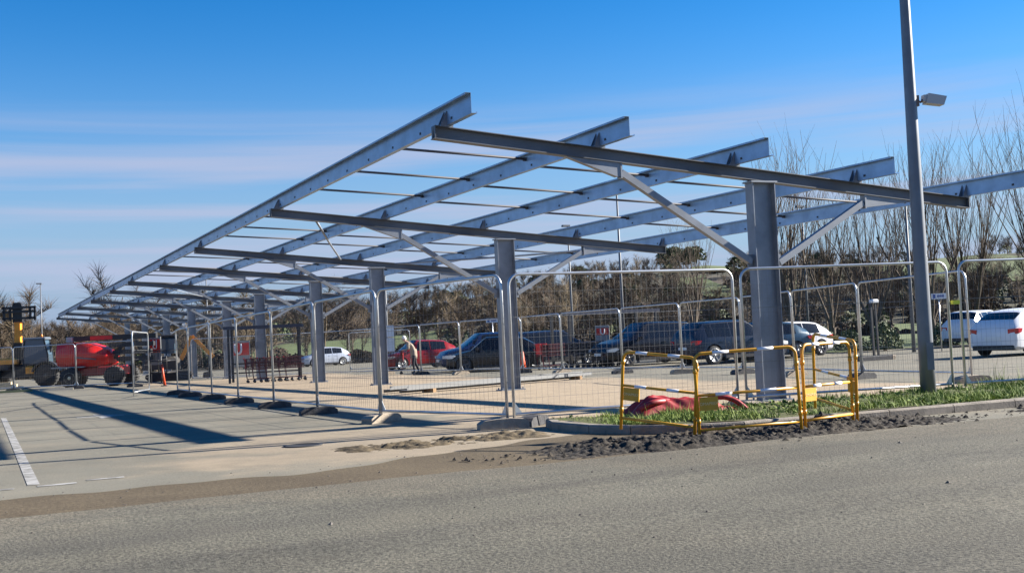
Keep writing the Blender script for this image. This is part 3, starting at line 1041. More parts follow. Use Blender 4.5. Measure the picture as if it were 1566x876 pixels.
# ------------------------------------------------------------------ cars
def car(name, loc, rz, label, L_=4.2, Wd=1.76, H_=1.48, paint=(.4, .4, .4), style='hatch', metal=.3, rimdark=False, plate=True, group='cars in the car park'):
    o = thing(name, (loc[0], loc[1], G(loc[0], loc[1])), rz, label, 'car', group)
    key = 'paint_%d_%d_%d' % tuple(int(c * 999) for c in paint)
    pm = mat(key, paint, .25, metal * .4)
    hw = Wd / 2
    zb = .24 if style == 'suv' else .19
    belt = H_ * (.615 if style != 'suv' else .60)
    hood = H_ * (.60 if style != 'suv' else .61)
    F, B = L_ / 2, -L_ / 2
    # stations: x, half width factor, z bottom, z mid, z belt, y upper, z upper, z centre
    def roofz(t):  # 0 at windscreen top, 1 at tail
        return H_ * (1 - .035 * (1 - math.sin(math.pi * (.25 + .5 * (1 - t)))) - (.05 if style == 'hatch' else .02) * t * t)
    ws0, ws1 = F - L_ * (.27 if style != 'suv' else .25), F - L_ * .43
    tail = B + L_ * (.17 if style == 'hatch' else .125)
    st = [(F, .62, zb + .10, .45, .56, .50, .60, .61),
          (F - .06, .80, zb + .02, .46, .62, .62, .66, .68),
          (F - .25, .93, zb, .47, hood * .80, .74, hood * .85, hood * .88),
          (F - .60, .985, zb, .48, hood * .90, .78, hood * .945, hood * .97),
          (ws0 + .02, 1.0, zb, .48, belt * .985, .80, hood * 1.01, hood * 1.045),
          (ws0 - (ws0 - ws1) * .5, 1.0, zb, .48, belt, .755, (hood + H_) / 2 - .03, (hood + H_) / 2 + .015),
          (ws1, 1.0, zb, .48, belt * 1.005, .70, roofz(0) - .045, roofz(0))]
    for t in (.3, .6, .85):
        x = ws1 + (tail - ws1) * t
        st.append((x, 1.0, zb, .48, belt * (1.01 + .02 * t), .70 - .02 * t, roofz(t) - .045 - .01 * t, roofz(t)))
    if style == 'suv':
        st += [(tail, .985, zb, .5, belt * 1.03, .67, roofz(1) - .06, roofz(1) - .005),
               (B + .10, .955, zb + .02, .5, belt * 1.02, .68, belt * 1.22, belt * 1.24),
               (B + .03, .92, zb + .04, .5, belt * .98, .76, belt * 1.02, belt * 1.03),
               (B, .84, zb + .12, .5, belt * .80, .70, belt * .84, belt * .85)]
    else:
        st += [(tail, .985, zb, .5, belt * 1.04, .66, roofz(1) - .06, roofz(1) - .01),
               (B + .20, .955, zb + .02, .5, belt * 1.03, .69, belt * 1.20, belt * 1.22),
               (B + .04, .92, zb + .05, .5, belt * .95, .78, belt * .99, belt * 1.0),
               (B, .84, zb + .12, .5, belt * .74, .70, belt * .78, belt * .79)]
    mb = MB()
    rings = []
    for (x, k, z0, zm, zbl, yu, zu, zc) in st:
        h = hw * k
        half = [(0, z0), (h * .86, z0), (h * .97, z0 + .08), (h, zm), (h * .975, (zm + zbl) / 2 + .05), (h * .955, zbl), (hw * yu, zu), (hw * yu * .82, zu + (zc - zu) * .75), (hw * yu * .4, zc - .004), (0, zc)]
        full = half + [(-y, z) for y, z in half[-2:0:-1]]
        rings.append([(x, y, z) for y, z in full])
    n = len(rings[0])
    vs = sum(rings, [])
    fs = []
    for i in range(len(rings) - 1):
        for k in range(n):
            j = (k + 1) % n
            fs.append((i * n + k, i * n + j, (i + 1) * n + j, (i + 1) * n + k))
    fs += [tuple(range(n)), tuple((len(rings) - 1) * n + k for k in range(n - 1, -1, -1))]
    mb.quadset(vs, fs, True)
    wr = .315 if style != 'suv' else .345
    axles = (F - L_ * .195, B + L_ * .185)
    cut = MB()
    for sx in axles:
        for sgn in (1, -1):
            cut.lathe([(wr + .055, sgn * (hw - .24)), (wr + .055, sgn * (hw + .30))], (sx, 0, wr + .01), 'y', 28)
    bo = bpy.data.objects.new('tmp_body', mb.mesh('body', pm))
    co = bpy.data.objects.new('tmp_cut', cut.mesh('cut', black))
    C.objects.link(bo); C.objects.link(co)
    md = bo.modifiers.new('arch', 'BOOLEAN')
    md.operation = 'DIFFERENCE'
    md.solver = 'EXACT'
    md.material_mode = 'TRANSFER'
    md.object = co
    dg = bpy.context.evaluated_depsgraph_get()
    bme = bpy.data.meshes.new_from_object(bo.evaluated_get(dg))
    bpy.data.objects.remove(bo); bpy.data.objects.remove(co)
    bme.polygons.foreach_set('use_smooth', [True] * len(bme.polygons))
    bme.set_sharp_from_angle(angle=math.radians(34))
    bme.name = 'body'
    link('body', bme, o)
    def ring_at(x):
        for i in range(len(st) - 1):
            if st[i][0] >= x >= st[i + 1][0]:
                t = (st[i][0] - x) / (st[i][0] - st[i + 1][0])
                return [Vector(a).lerp(Vector(b), t) for a, b in zip(rings[i], rings[i + 1])]
        return [Vector(a) for a in (rings[0] if x > 0 else rings[-1])]
    def side_pt(x, t, sgn):
        r = ring_at(x)
        p = r[5].lerp(r[6], t)
        return Vector((p.x, p.y * sgn, p.z))
    xs0, xs1, xm = ws0 - .16, tail - .02, (ws1 + tail) / 2 + .12
    wins = [(xs0, xm + .025), (xm - .025, xs1 + (.34 if style == 'suv' else .10)), (xs1 + .29, xs1 + .04)]
    for sgn in (1, -1):
        for (xa, xb) in wins[:2] + ([wins[2]] if style == 'suv' else []):
            w = MB()
            N_ = 6
            vs = []
            for q in range(N_ + 1):
                x = xa + (xb - xa) * q / N_
                for t in (.04, .5, .93):
                    tt = t
                    p = side_pt(x, tt, sgn)
                    # follow the windscreen slope at the front corner
                    if x > ws1 and tt > .3:
                        pass
                    vs.append(p + Vector((0, sgn * .006, .002)))
            fs = []
            for q in range(N_):
                for t in range(2):
                    a = q * 3 + t
                    fs.append((a, a + 1, a + 4, a + 3))
            w.quadset(vs, fs, True)
            w.build('side_window', glass, o, out=(0, sgn, .3))
    def top_patch(i0, i1, a, b, ks, name, m):
        w = MB()
        r0, r1 = rings[i0], rings[i1]
        vs = []
        seq = ks + [n - k for k in ks[::-1] if k not in (9,)]
        ns = 4
        for q in range(ns + 1):
            t = a + (b - a) * q / ns
            # piecewise along stations i0..i1
            tot = i1 - i0
            f = t * tot
            i = min(int(f), tot - 1)
            ra, rb_ = rings[i0 + i], rings[i0 + i + 1]
            for k in seq:
                p = Vector(ra[k]).lerp(Vector(rb_[k]), f - i)
                vs.append(p)
        m_ = len(seq)
        # offset along the local normal
        p0, p1, p2 = vs[0], vs[m_ - 1], vs[ns * m_]
        nn = (p1 - p0).cross(p2 - p0).normalized()
        if nn.z < 0: nn = -nn
        vs = [v + nn * .008 for v in vs]
        fs = []
        for q in range(ns):
            for k in range(m_ - 1):
                fs.append((q * m_ + k, q * m_ + k + 1, (q + 1) * m_ + k + 1, (q + 1) * m_ + k))
        w.quadset(vs, fs, True)
        w.build(name, m, o, out=(1 if name == 'windscreen' else -1, 0, .8))
    top_patch(4, 6, .06, .94, [6, 7, 8, 9], 'windscreen', glass)
    ti = len(st) - 4
    top_patch(ti, ti + 1, .12, .90, [6, 7, 8, 9], 'rear_window', glass)
    # wheels and arches
    for sx in axles:
        for sgn in (1, -1):
            wh = MB()
            yo = sgn * (hw - .015)
            yi = sgn * (hw - .20)
            wh.lathe([(wr - .03, yi), (wr, yi + sgn * .03), (wr, yo - sgn * .03), (wr - .025, yo), (wr - .09, yo + sgn * .001)], (sx, 0, wr), 'y', 24)
            wo = wh.build('wheel', tyre, o)
            rm = MB()
            rm.lathe([(wr - .088, yo + sgn * .002), (wr - .10, yo + sgn * .004), (wr - .12, yo - sgn * .0)], (sx, 0, wr), 'y', 24)
            for q in range(5):
                a = 2 * math.pi * q / 5 + .3
                ca, sa = math.cos(a), math.sin(a)
                rm.bar((sx + ca * .03, yo + sgn * .008, wr + sa * .03), (sx + ca * (wr - .10), yo + sgn * .008, wr + sa * (wr - .10)), .045, .012, (0, 1, 0))
            rm.lathe([(.05, yo + sgn * .004), (.045, yo + sgn * .016)], (sx, 0, wr), 'y', 12)
            rm.build('rim', mat('dark_rim', (.10, .10, .11), .4, .6) if rimdark else rimm, wo)
    zl = belt * .84
    for sgn in (1, -1):
        hl = MB()
        p = ring_at(F - .17)
        hl.prism([(0, 0), (.0, .11), (-.32, .15), (-.40, .10), (-.22, .0)], (F - .05, sgn * (hw * .70), .60), (1, sgn * -.38, 0), (0, 0, 1), (0, sgn * .16, 0))
        hl.build('headlight', lampwhite, o)
        tl = MB()
        zt = belt * .78
        yb = sgn * hw * .945
        vs = [(B - .004, yb - sgn * .30, zt), (B - .004, yb - sgn * .30, zt + .13), (B + .02, yb - sgn * .05, zt + .15), (B + .02, yb - sgn * .05, zt - .01),
              (B + .07, yb + sgn * .012, zt + .155), (B + .07, yb + sgn * .012, zt), (B + .26, yb + sgn * .03, zt + .15), (B + .20, yb + sgn * .03, zt + .04),
              (B + .12, yb - sgn * .30, zt), (B + .12, yb - sgn * .30, zt + .13), (B + .22, yb - sgn * .12, zt + .12), (B + .22, yb - sgn * .12, zt + .02)]
        tl.quadset(vs, [(0, 1, 2, 3), (3, 2, 4, 5), (5, 4, 6, 7), (1, 9, 10, 6, 4, 2), (0, 3, 5, 7, 11, 8), (8, 11, 10, 9), (7, 6, 10, 11), (0, 8, 9, 1)])
        tl.build('tail_light', lampred, o)
        mi = MB()
        xm_ = ws0 - .28
        mi.cbox(xm_ - .07, xm_ + .07, sgn * (hw * .98) - (.0 if sgn > 0 else .19), sgn * (hw * .98) + (.19 if sgn > 0 else 0), belt + .02, belt + .15, .03)
        mi.build('mirror', pm, o)
        for xd in (xm + .28, xs1 + .62):
            dh = MB()
            ph = ring_at(xd)[4]
            dh.box(xd - .09, xd + .09, sgn * (ph.y) - .014, sgn * (ph.y) + .018, belt - .16, belt - .125)
            dh.build('door_handle', pm, o)
        for xd in (xm, xs0 - .06 + .02, axles[1] + wr + .16):
            sm_ = MB()
            r = ring_at(xd)
            pp_ = [Vector((xd, sgn * r[q].y, r[q].z)) + Vector((0, sgn * .0025, 0)) for q in (2, 3, 4, 5)]
            for q in range(3):
                sm_.bar(pp_[q], pp_[q + 1], .012, .004, (0, sgn, 0))
            sm_.build('door_seam', black, o)
        sk = MB()
        sk.box(B + L_ * .30, F - L_ * .31, sgn * hw * .985 - .02, sgn * hw * .985 + .02, zb - .02, zb + .09)
        sk.build('sill', black, o)
    bu = MB()
    bu.cbox(B - .012, B + .3, -hw * .80, hw * .80, zb + .01, zb + .17, .02)
    bu.build('rear_bumper_trim', black, o)
    bu = MB()
    bu.cbox(F - .3, F + .008, -hw * .66, hw * .66, zb + .03, zb + .20, .02)
    bu.build('front_bumper_trim', black, o)
    if plate:
        pp = MB()
        zp = zb + .30
        pp.box(B - .014, B - .002, -.26, .26, zp + .02, zp + .13)
        pp.build('number_plate', plate_m, o)
        pp = MB()
        pp.box(F + .001, F + .012, -.26, .26, zb + .21, zb + .32)
        pp.build('number_plate', plate_m, o)
    return o
AE = PHI               # heading along +e
AW = PHI + math.pi     # heading along -e
def at_rear(x, y, L_, ang):      # put the rear bumper at x,y
    return (x + math.cos(ang) * L_ / 2, y + math.sin(ang) * L_ / 2)
car('hatchback', at_rear(14.55, 34.3, 4.05, AE + .16), AE + .16, 'white hatchback seen from behind, cut off by the right edge', 4.05, 1.73, 1.47, (.72, .73, .75), 'hatch', 0)
car('white_suv', at_rear(19.55, 49.4, 4.3, AE + .4), AE + .4, 'white car parked farther back, left of the white hatchback', 4.3, 1.8, 1.60, (.68, .70, .73), 'suv', 0)
car('blue_hatchback', at_rear(6.15, 41.3, 4.25, AE), AE, 'dark blue hatchback with bright alloy wheels left of the nearest column', 4.25, 1.8, 1.60, (.005, .012, .030), 'suv', .2)
car('dark_suv', (5.3, 45.6), AW, 'black estate car behind the fence, left of the dark blue hatchback', 4.5, 1.85, 1.72, (.005, .005, .008), 'suv', .1, True)
car('dark_hatchback', (8.1, 50.6), AE, 'dark blue car half hidden behind the black estate car', 4.2, 1.78, 1.62, (.005, .010, .024), 'hatch', .2)
car('small_white_hatchback', (11.25, 46.9), AW + .05, 'small pale silver hatchback right of the nearest column', 3.95, 1.72, 1.47, (.66, .66, .69), 'hatch', .15, True)
car('light_blue_car', (9.7, 44.7), AW - .2, 'light blue car mostly hidden behind the nearest column', 3.9, 1.7, 1.5, (.035, .08, .13), 'hatch', .3)
car('blue_estate', (1.7, 50.5), AE, 'dark blue estate car with silver roof rails right of the second column', 4.4, 1.8, 1.62, (.005, .010, .028), 'suv', .2)
car('blue_suv', (-1.35, 50.2), AW - .15, 'blue sport utility car left of the second column', 4.3, 1.82, 1.66, (.010, .026, .085), 'suv', .3)
car('black_hatchback', (-.9, 47.4), AW - .5, 'black small car in front of the blue car, left of the second column', 3.9, 1.7, 1.45, (.005, .005, .007), 'hatch', .1, True)
car('red_hatchback', (-5.2, 60.5), AW, 'red hatchback behind the stooping person', 4.1, 1.75, 1.55, (.22, .008, .010), 'hatch', .1)
car('silver_hatchback', (-15.6, 92.0), AW + .1, 'silver hatchback parked far off between the third and fourth columns', 4.0, 1.74, 1.55, (.44, .48, .56), 'hatch', .4)

# ------------------------------------------------------------------ shopping trolleys, shelters, signs
def trolley_row(x, y, rz, n, label, red=True):
    o = thing('trolley_row', (x, y, G(x, y)), rz, label, 'shopping trolleys')
    for k in range(n):
        xo = k * .27
        b = MB()
        # tapered wire basket as bars
        for t in range(11):
            f = t / 10
            b.bar((xo + .0, -.26 + .52 * f, .55), (xo + .04, -.28 + .56 * f, 1.0), .014, .014)
        for z, e_ in ((.55, 0), (.70, .013), (.85, .026), (1.0, .04)):
            b.bar((xo + e_, -.28, z), (xo + e_, .28, z), .016, .016)
            for s in (-1, 1):
                b.bar((xo + e_, s * .28, z), (xo + .80, s * .21, z + .02), .016, .016)
        for s in (-1, 1):
            for q in range(12):
                f = q / 12
                b.bar((xo + .8 * f, s * (.28 - .07 * f), .55), (xo + .8 * f + .03, s * (.28 - .07 * f), 1.01), .014, .014)
            b.bar((xo - .05, s * .24, 1.02), (xo + .05, s * .24, .16), .022, .022)
            b.bar((xo + .05, s * .24, .16), (xo + .85, s * .17, .18), .022, .022)
        b.prism([(.0, .60), (.03, .98), (.05, .98), (.02, .60)], (xo + .02, -.25, 0), (1, 0, 0), (0, 0, 1), (0, .50, 0))
        b.build('trolley', mat('trolley_wire_red' if red else 'trolley_wire', (.085, .018, .022) if red else (.04, .04, .05), .5, .2), o)
        for s in (-1, 1):
            for xx in (.08, .82):
                cw = MB()
                cw.lathe([(.06, s * .22 - .015), (.06, s * .22 + .015)], (xo + xx, 0, .06), 'y', 10)
                cw.bar((xo + xx, s * .22, .06), (xo + xx, s * .22, .17), .02, .03)
                cw.build('caster', black, o)
        h = MB()
        h.tube([(xo - .06, -.27, 1.03), (xo - .06, .27, 1.03)], .022, 8)
        if k == 0 and red:
            h.box(xo - .015, xo - .005, -.27, .27, .62, 1.0)
        h.build('handle', sign_red if red else navy, o)
    return o
trolley_row(-11.25, 46.9, .28, 7, 'row of nested shopping trolleys with red handles in the left shelter')
trolley_row(2.05, 45.4, PHI - .1, 8, 'long row of dark nested shopping trolleys behind the far fence', False)
trolley_row(.95, 44.6, PHI, 2, 'two red fronted shopping trolleys just right of the second column')
def shelter(x, y, rz, w, dp, h, label):
    o = thing('trolley_shelter', (x, y, G(x, y)), rz, label, 'trolley shelter')
    for xx in (0, w):
        for yy in (0, dp):
            mb = MB()
            mb.box(xx - .05, xx + .05, yy - .05, yy + .05, -.01, h - .13)
            mb.build('post', black, o)
    for yy in (0, dp):
        mb = MB()
        mb.box(-.2, w + .2, yy - .05, yy + .05, h - .129, h)
        mb.build('top_beam', navy, o)
    for xx in (0, w):
        mb = MB()
        mb.box(xx - .04, xx + .04, .051, dp - .051, h - .12, h - .02)
        mb.build('cross_beam', navy, o)
    for z in (.35, .75):
        mb = MB()
        mb.box(.051, w - .051, dp - .02, dp + .02, z, z + .06)
        mb.build('side_rail', black, o)
    return o
shelter(-12.1, 47.6, .15, 2.9, 1.5, 2.4, 'black steel trolley shelter frame under the carport between third and fifth columns')
shelter(2.3, 46.4, PHI, 4.2, 1.6, 2.3, 'dark blue trolley shelter frame behind the far fence')
def u_sign(x, y, rz, w, z0, z1, label, post=True):
    o = thing('trolley_sign', (x, y, G(x, y)), rz, label, 'sign', 'red letter signs at the trolley bays')
    mb = MB()
    mb.cbox(-w / 2, w / 2, -.02, .02, z0, z1, .015)
    mb.build('panel', mat('sign_grey', (.26, .27, .28), .5), o)
    zz0, zz1 = z0 + (z1 - z0) * .45, z1 - .12
    mb = MB()
    mb.box(-w / 2 + .05, w / 2 - .05, -.024, -.0205, zz0, zz1)
    pn = mb.build('red_field', sign_red, o)
    mb = MB()            # white letter U
    a, r = w * .13, w * .045
    zt, zm = zz1 - .04, zz0 + (zz1 - zz0) * .38
    pts = [(-a, -.028, zt), (-a, -.028, zm)] + [(-a * math.cos(t), -.028, zm - a * math.sin(t)) for t in (.5, 1.0, 1.57, 2.1, 2.6)] + [(a, -.028, zm), (a, -.028, zt)]
    mb.tube(pts, r, 6)
    mb.build('letter', sign_white, pn)
    if post:
        for s in (-1, 1):
            mb = MB()
            mb.box(s * w * .42 - .025, s * w * .42 + .025, .021, .06, 0, z1)
            mb.build('post', black, o)
u_sign(-14.75, 60, .1, 1.25, .55, 1.95, 'white trolley bay sign with a red field and white U, left of the fourth column')
u_sign(-17.9, 56.0, -.05, .62, .9, 2.3, 'narrow grey and red trolley bay sign seen through the open gate')
u_sign(3.95, 50.4, PHI - .3, .66, .95, 1.72, 'red U sign on the trolley shelter behind the far fence')
def small_sign(x, y, h, w, label):
    o = thing('parking_sign', (x, y, G(x, y)), .1, label, 'sign', 'small parking signs')
    mb = MB()
    mb.tube([(0, .03, 0), (0, .03, h + .1)], .025, 7)
    mb.build('post', galv, o)
    mb = MB()
    mb.box(-w / 2, w / 2, -.012, .0, h - .11, h + .11)
    p = mb.build('panel', sign_white, o)
    mb = MB()
    mb.box(-w / 2 + .06, -w / 2 + .17, -.016, -.0125, h - .08, h + .08)
    for k in range(5):
        x0 = -w / 2 + .24 + k * (w - .34) / 5
        mb.box(x0, x0 + (w - .34) / 5 * .75, -.016, -.0125, h - .045, h + .045)
    mb.build('lettering', sign_blue, p)
small_sign(-1.06, 56, 2.3, .62, 'small white and blue sign above the blue car left of the second column')
small_sign(16.68, 44, 2.15, .64, 'small white and blue sign between the lamp post and the white hatchback')
# notice board left of the person
o = thing('notice_board', (-6.55, 58.5, G(-6.55, 58.5)), .1, 'tall white and grey notice board beside the third column', 'notice board')
mb = MB(); mb.box(-.3, .3, -.03, .03, 1.75, 2.35); mb.box(-.26, .3, -.03, .03, .95, 1.7); mb.build('panel', mat('board_white', (.55, .6, .68), .5), o)
mb = MB(); mb.box(-.33, -.305, -.03, .03, 0, 2.36); mb.box(.305, .33, -.03, .03, 0, 2.36); mb.build('post', black, o)
# stubby floodlight stand in front of the hedge
o = thing('light_stand', (11.64, 36.5, G(11.64, 36.5)), PHI, 'two dark stakes with a small white lamp on a low dark block behind the fence', 'light stand')
mb = MB(); mb.cbox(-.75, .62, -.14, .14, 0, .16, .03); mb.build('base', dark_rubber, o)
mb = MB(); mb.cbox(.622, .80, -.13, .13, 0, .15, .03); mb.build('end_block', concrete, o)
for xx in (-.02, .17):
    mb = MB(); mb.bar((xx, 0, .16), (xx - .03, 0, 1.85), .06, .06); mb.build('stake', black, o)
mb = MB(); mb.cbox(-.06, .22, -.12, .08, 1.86, 1.98, .03); mb.build('lamp', sign_white, o)
# orange marker post
o = thing('marker_post', (-15.26, 48.9, G(-15.26, 48.9)), 0, 'leaning orange marker post behind the open gate', 'marker post')
mb = MB(); mb.tube([(0, 0, .03), (-.06, 0, .5), (-.10, 0, .95)], [.06, .05, .045], 8); mb.build('post', mat('orange_plastic', (.55, .07, .02), .5), o)
mb = MB(); mb.cbox(-.14, .14, -.14, .14, 0, .04, .01); mb.build('base', dark_rubber, o)
o = thing('traffic_cone', (.28, 45.0, G(.28, 45.0)), 0, 'small orange traffic cone beside the red fronted trolleys', 'traffic cone')
mb = MB(); mb.lathe([(.16, .03), (.10, .4), (.06, .75), (.03, .8)], (0, 0, 0), 'z', 10); mb.build('cone', mat('orange_plastic', (.55, .07, .02), .5), o)
mb = MB(); mb.cbox(-.18, .18, -.18, .18, 0, .035, .01); mb.build('base', dark_rubber, o)

# ------------------------------------------------------------------ machines at the left
def wheel_part(o, c, r, w, rimcol, sgn):
    mb = MB()
    mb.lathe([(r * .55, -w / 2), (r * .92, -w / 2), (r, -w / 2 + .05), (r, w / 2 - .05), (r * .92, w / 2), (r * .55, w / 2)], c, 'y', 22)
    for k in range(22):
        a = 2 * math.pi * k / 22
        p = Vector((c[0] + math.cos(a) * r, c[1], c[2] + math.sin(a) * r))
        mb.bar(p + Vector((0, -w / 2 + .02, 0)), p + Vector((math.cos(a + 1.57) * .05, w / 2 - .02, math.sin(a + 1.57) * .05)), .05, .035, (math.cos(a), 0, math.sin(a)))
    wh = mb.build('wheel', tyre, o)
    mb = MB()
    s = sgn
    mb.lathe([(r * .56, s * (w / 2 - .08)), (r * .54, s * (w / 2 + .004)), (r * .42, s * (w / 2 - .03)), (r * .2, s * (w / 2 - .02)), (r * .14, s * (w / 2 + .02))], c, 'y', 18)
    mb.build('rim', rimcol, wh)
bl_ = thing('boom_lift', (-20.45, 55.3, G(-20.45, 55.3)), -.02, 'red articulated boom lift with folded black boom parked at left', 'boom lift')
mb = MB()
mb.cbox(-1.35, 1.35, -.55, .55, .55, .95, .06)
mb.cbox(.2, 1.2, -.85, .85, .60, .98, .05)
mb.build('chassis', mat('red_dull', (.34, .02, .02), .5), bl_)
for (x, y, rc) in ((-1.02, -.98, rim_cream), (1.12, -.98, black), (-1.5, .98, black), (1.12, .98, black)):
    wheel_part(bl_, (x, y, .48), .48, .36, rc, -1 if y < 0 else 1)
mb = MB()
sec = [(-1.95, .28, 1.35, 1.85), (-1.88, .62, 1.10, 2.08), (-1.5, .80, .98, 2.16), (-.9, .86, .98, 2.17), (-.3, .86, .98, 2.10), (.25, .84, .99, 1.93), (.62, .80, 1.04, 1.70), (.74, .70, 1.12, 1.55)]
vs = []
for (x, hw, z0, z1) in sec:
    zm = (z0 + z1) / 2
    vs += [(x, -hw * .8, z0), (x, hw * .8, z0), (x, hw, zm - .1), (x, hw, zm + .15), (x, hw * .7, z1), (x, -hw * .7, z1), (x, -hw, zm + .15), (x, -hw, zm - .1)]
fs = [tuple(range(8)), tuple(range(len(vs) - 1, len(vs) - 9, -1))]
for i in range(len(sec) - 1):
    for k in range(8):
        fs.append((i * 8 + k, i * 8 + (k + 1) % 8, i * 8 + 8 + (k + 1) % 8, i * 8 + 8 + k))
mb.quadset(vs, fs, True)
mb.build('engine_hood', red_paint, bl_, sharp=35)
mb = MB(); mb.prism([(-.85, 1.42), (.2, 1.30), (.2, 1.36), (-.85, 1.50)], (0, -.872, 0), (1, 0, 0), (0, 0, 1), (0, .02, 0)); mb.build('side_decal', mat('decal_dark', (.12, .10, .11), .5), bl_)
mb = MB(); mb.box(-2.0, -.4, -.9, -.2, .96, 1.02); mb.build('deck', mat('deck_grey', (.30, .29, .27), .6), bl_)
for k, (z, x0, x1, w, m) in enumerate(((2.36, -1.15, 2.9, .24, black), (1.98, .55, 2.75, .22, black), (1.62, .72, 2.6, .22, black), (1.28, .9, 2.7, .24, black))):
    mb = MB(); mb.box(x0, x1, -.15 + .03 * k, .15 + .03 * k, z - w / 2, z + w / 2); mb.build('boom_section', m, bl_)
mb = MB(); mb.box(-.35, .75, -.155, -.151, 2.27, 2.46); mb.build('boom_decal', sign_red, bl_)
mb = MB(); mb.bar((.8, 0, 1.3), (1.35, 0, 2.3), .1, .16); mb.bar((2.3, 0, 1.3), (1.8, 0, 2.3), .1, .14); mb.build('boom_link', black, bl_)
mb = MB(); mb.cbox(-1.55, -1.22, -.16, .16, 2.2, 2.46, .02); mb.build('boom_end', mat('boom_end_grey', (.42, .42, .38), .6), bl_)
bk = MB()
for z in (.55, 1.1, 1.6):
    for (a, b) in (((2.8, -.8), (3.6, -.8)), ((3.6, -.8), (3.6, .8)), ((3.6, .8), (2.8, .8)), ((2.8, .8), (2.8, -.8))):
        bk.tube([(a[0], a[1], z), (b[0], b[1], z)], .025, 6)
for x, y in ((2.8, -.8), (3.6, -.8), (3.6, .8), (2.8, .8), (3.2, -.8)):
    bk.tube([(x, y, .5), (x, y, 1.6)], .025, 6)
bk.box(2.8, 3.6, -.8, .8, .5, .55)
bk.build('platform_basket', black, bl_)

th_ = thing('telehandler', (-26.6, 61.2, G(-26.6, 61.2)), .10, 'dark telehandler with raised orange boom and fork carriage at far left', 'telehandler')
mb = MB(); mb.cbox(-1.9, 1.5, -.6, .6, .55, 1.25, .08); mb.cbox(-1.9, -.55, -.95, -.1, 1.0, 1.55, .12); mb.build('chassis', black, th_)
mb = MB(); mb.cbox(-1.2, -.2, -.98, -.45, 1.3, 1.62, .08); mb.cbox(.25, .75, -1.0, -.6, .75, 1.15, .06); mb.build('bonnet_trim', orange_paint, th_)
for (x, y) in ((-1.75, -.95), (1.35, -.95), (-1.75, .95), (1.35, .95)):
    wheel_part(th_, (x, y, .62), .62, .42, mat('rim_dark', (.08, .075, .06), .6), -1 if y < 0 else 1)
for (x, y) in ((-1.75, -.95), (1.35, -.95)):
    mb = MB()
    pts = [(x + .74 * math.cos(t), z) for t, z in ()]
    poly = [(.70 * math.cos(t), .70 * math.sin(t)) for t in [math.pi * k / 10 for k in range(1, 10)]] + [(.78 * math.cos(t), .78 * math.sin(t)) for t in [math.pi * k / 10 for k in range(9, 0, -1)]]
    mb.prism(poly, (x, y - .22, .62), (1, 0, 0), (0, 0, 1), (0, .44, 0))
    mb.build('mudguard', black, th_)
cb = MB()
cb.prism([(.15, 1.25), (1.45, 1.25), (1.42, 1.75), (1.25, 2.55), (.25, 2.55), (.12, 1.8)], (0, -.92, 0), (1, 0, 0), (0, 0, 1), (0, .88, 0))
cbo = cb.build('cab', cabglass, th_)
for y in (-.93, -.03):
    cf = MB()
    for (a, b) in (((.15, 1.25), (.12, 1.8)), ((.12, 1.8), (.25, 2.55)), ((1.45, 1.25), (1.42, 1.75)), ((1.42, 1.75), (1.25, 2.55)), ((.15, 1.25), (1.45, 1.25))):
        cf.bar((a[0], y, a[1]), (b[0], y, b[1]), .07, .07, (0, 1, 0))
    cf.build('cab_frame', black, cbo)
mb = MB(); mb.cbox(.12, 1.36, -.98, .0, 2.56, 2.68, .05); mb.build('cab_roof', mat('roof_grey', (.10, .12, .15), .5), cbo)
mb = MB(); mb.lathe([(.06, 2.69), (.06, 2.80), (.02, 2.84)], (.95, -.3, 0), 'z', 10); mb.build('beacon', mat('beacon_orange', (.8, .25, .05), .3), cbo)
mb = MB(); mb.bar((-.42, .05, .95), (-.36, -.05, 2.45), .40, .40, (0, 1, 0)); mb.build('boom_base', black, th_)
mb = MB(); mb.bar((-.37, -.04, 2.20), (-.33, -.08, 3.72), .30, .34, (0, 1, 0)); mb.build('boom_extension', orange_paint, th_)
mb = MB(); mb.box(-.72, .12, -.30, .02, 1.12, 1.28); mb.build('boom_collar', orange_paint, th_)
mb = MB()
mb.box(-.55, -.05, -.30, .10, 3.55, 4.25)
mb.prism([(-.62, 4.25), (.0, 4.25), (-.12, 4.62), (-.50, 4.62)], (0, -.28, 0), (1, 0, 0), (0, 0, 1), (0, .3, 0))
for z in (3.70, 4.05, 4.28):
    mb.box(-1.05, .70, -.42, -.30, z, z + .12)
for x in (-1.02, -.7, .35, .6):
    mb.box(x, x + .1, -.42, -.28, 3.62, 4.40)
mb.build('fork_carriage', black, th_)
for x in (-.95, .45):
    mb = MB(); mb.bar((x, -.45, 3.66), (x, -1.45, 3.60), .12, .05); mb.build('fork', black, th_)
mb = MB(); mb.tube([(-1.1, -.36, 4.52), (.72, -.36, 4.54)], .012, 5); mb.build('guard_rod', black, th_)
mb = MB(); mb.tube([(1.5, -.95, 2.2), (1.62, -1.0, 2.1)], .015, 5); mb.cbox(1.56, 1.66, -1.06, -.98, 1.85, 2.25, .02); mb.build('mirror', black, th_)
o = thing('timber_stack', (-26.6, 58.9, G(-26.6, 58.9)), .15, 'pale timber blocks lying in front of the telehandler', 'timber')
for k in range(3):
    mb = MB(); mb.box(-.75 + .1 * k, .75 - .28 * k, -.12, .12, .12 * k + .001 * k, .12 * k + .118); mb.build('timber_block', mat('pale_timber', (.55, .44, .28), .9, var=.15), o)

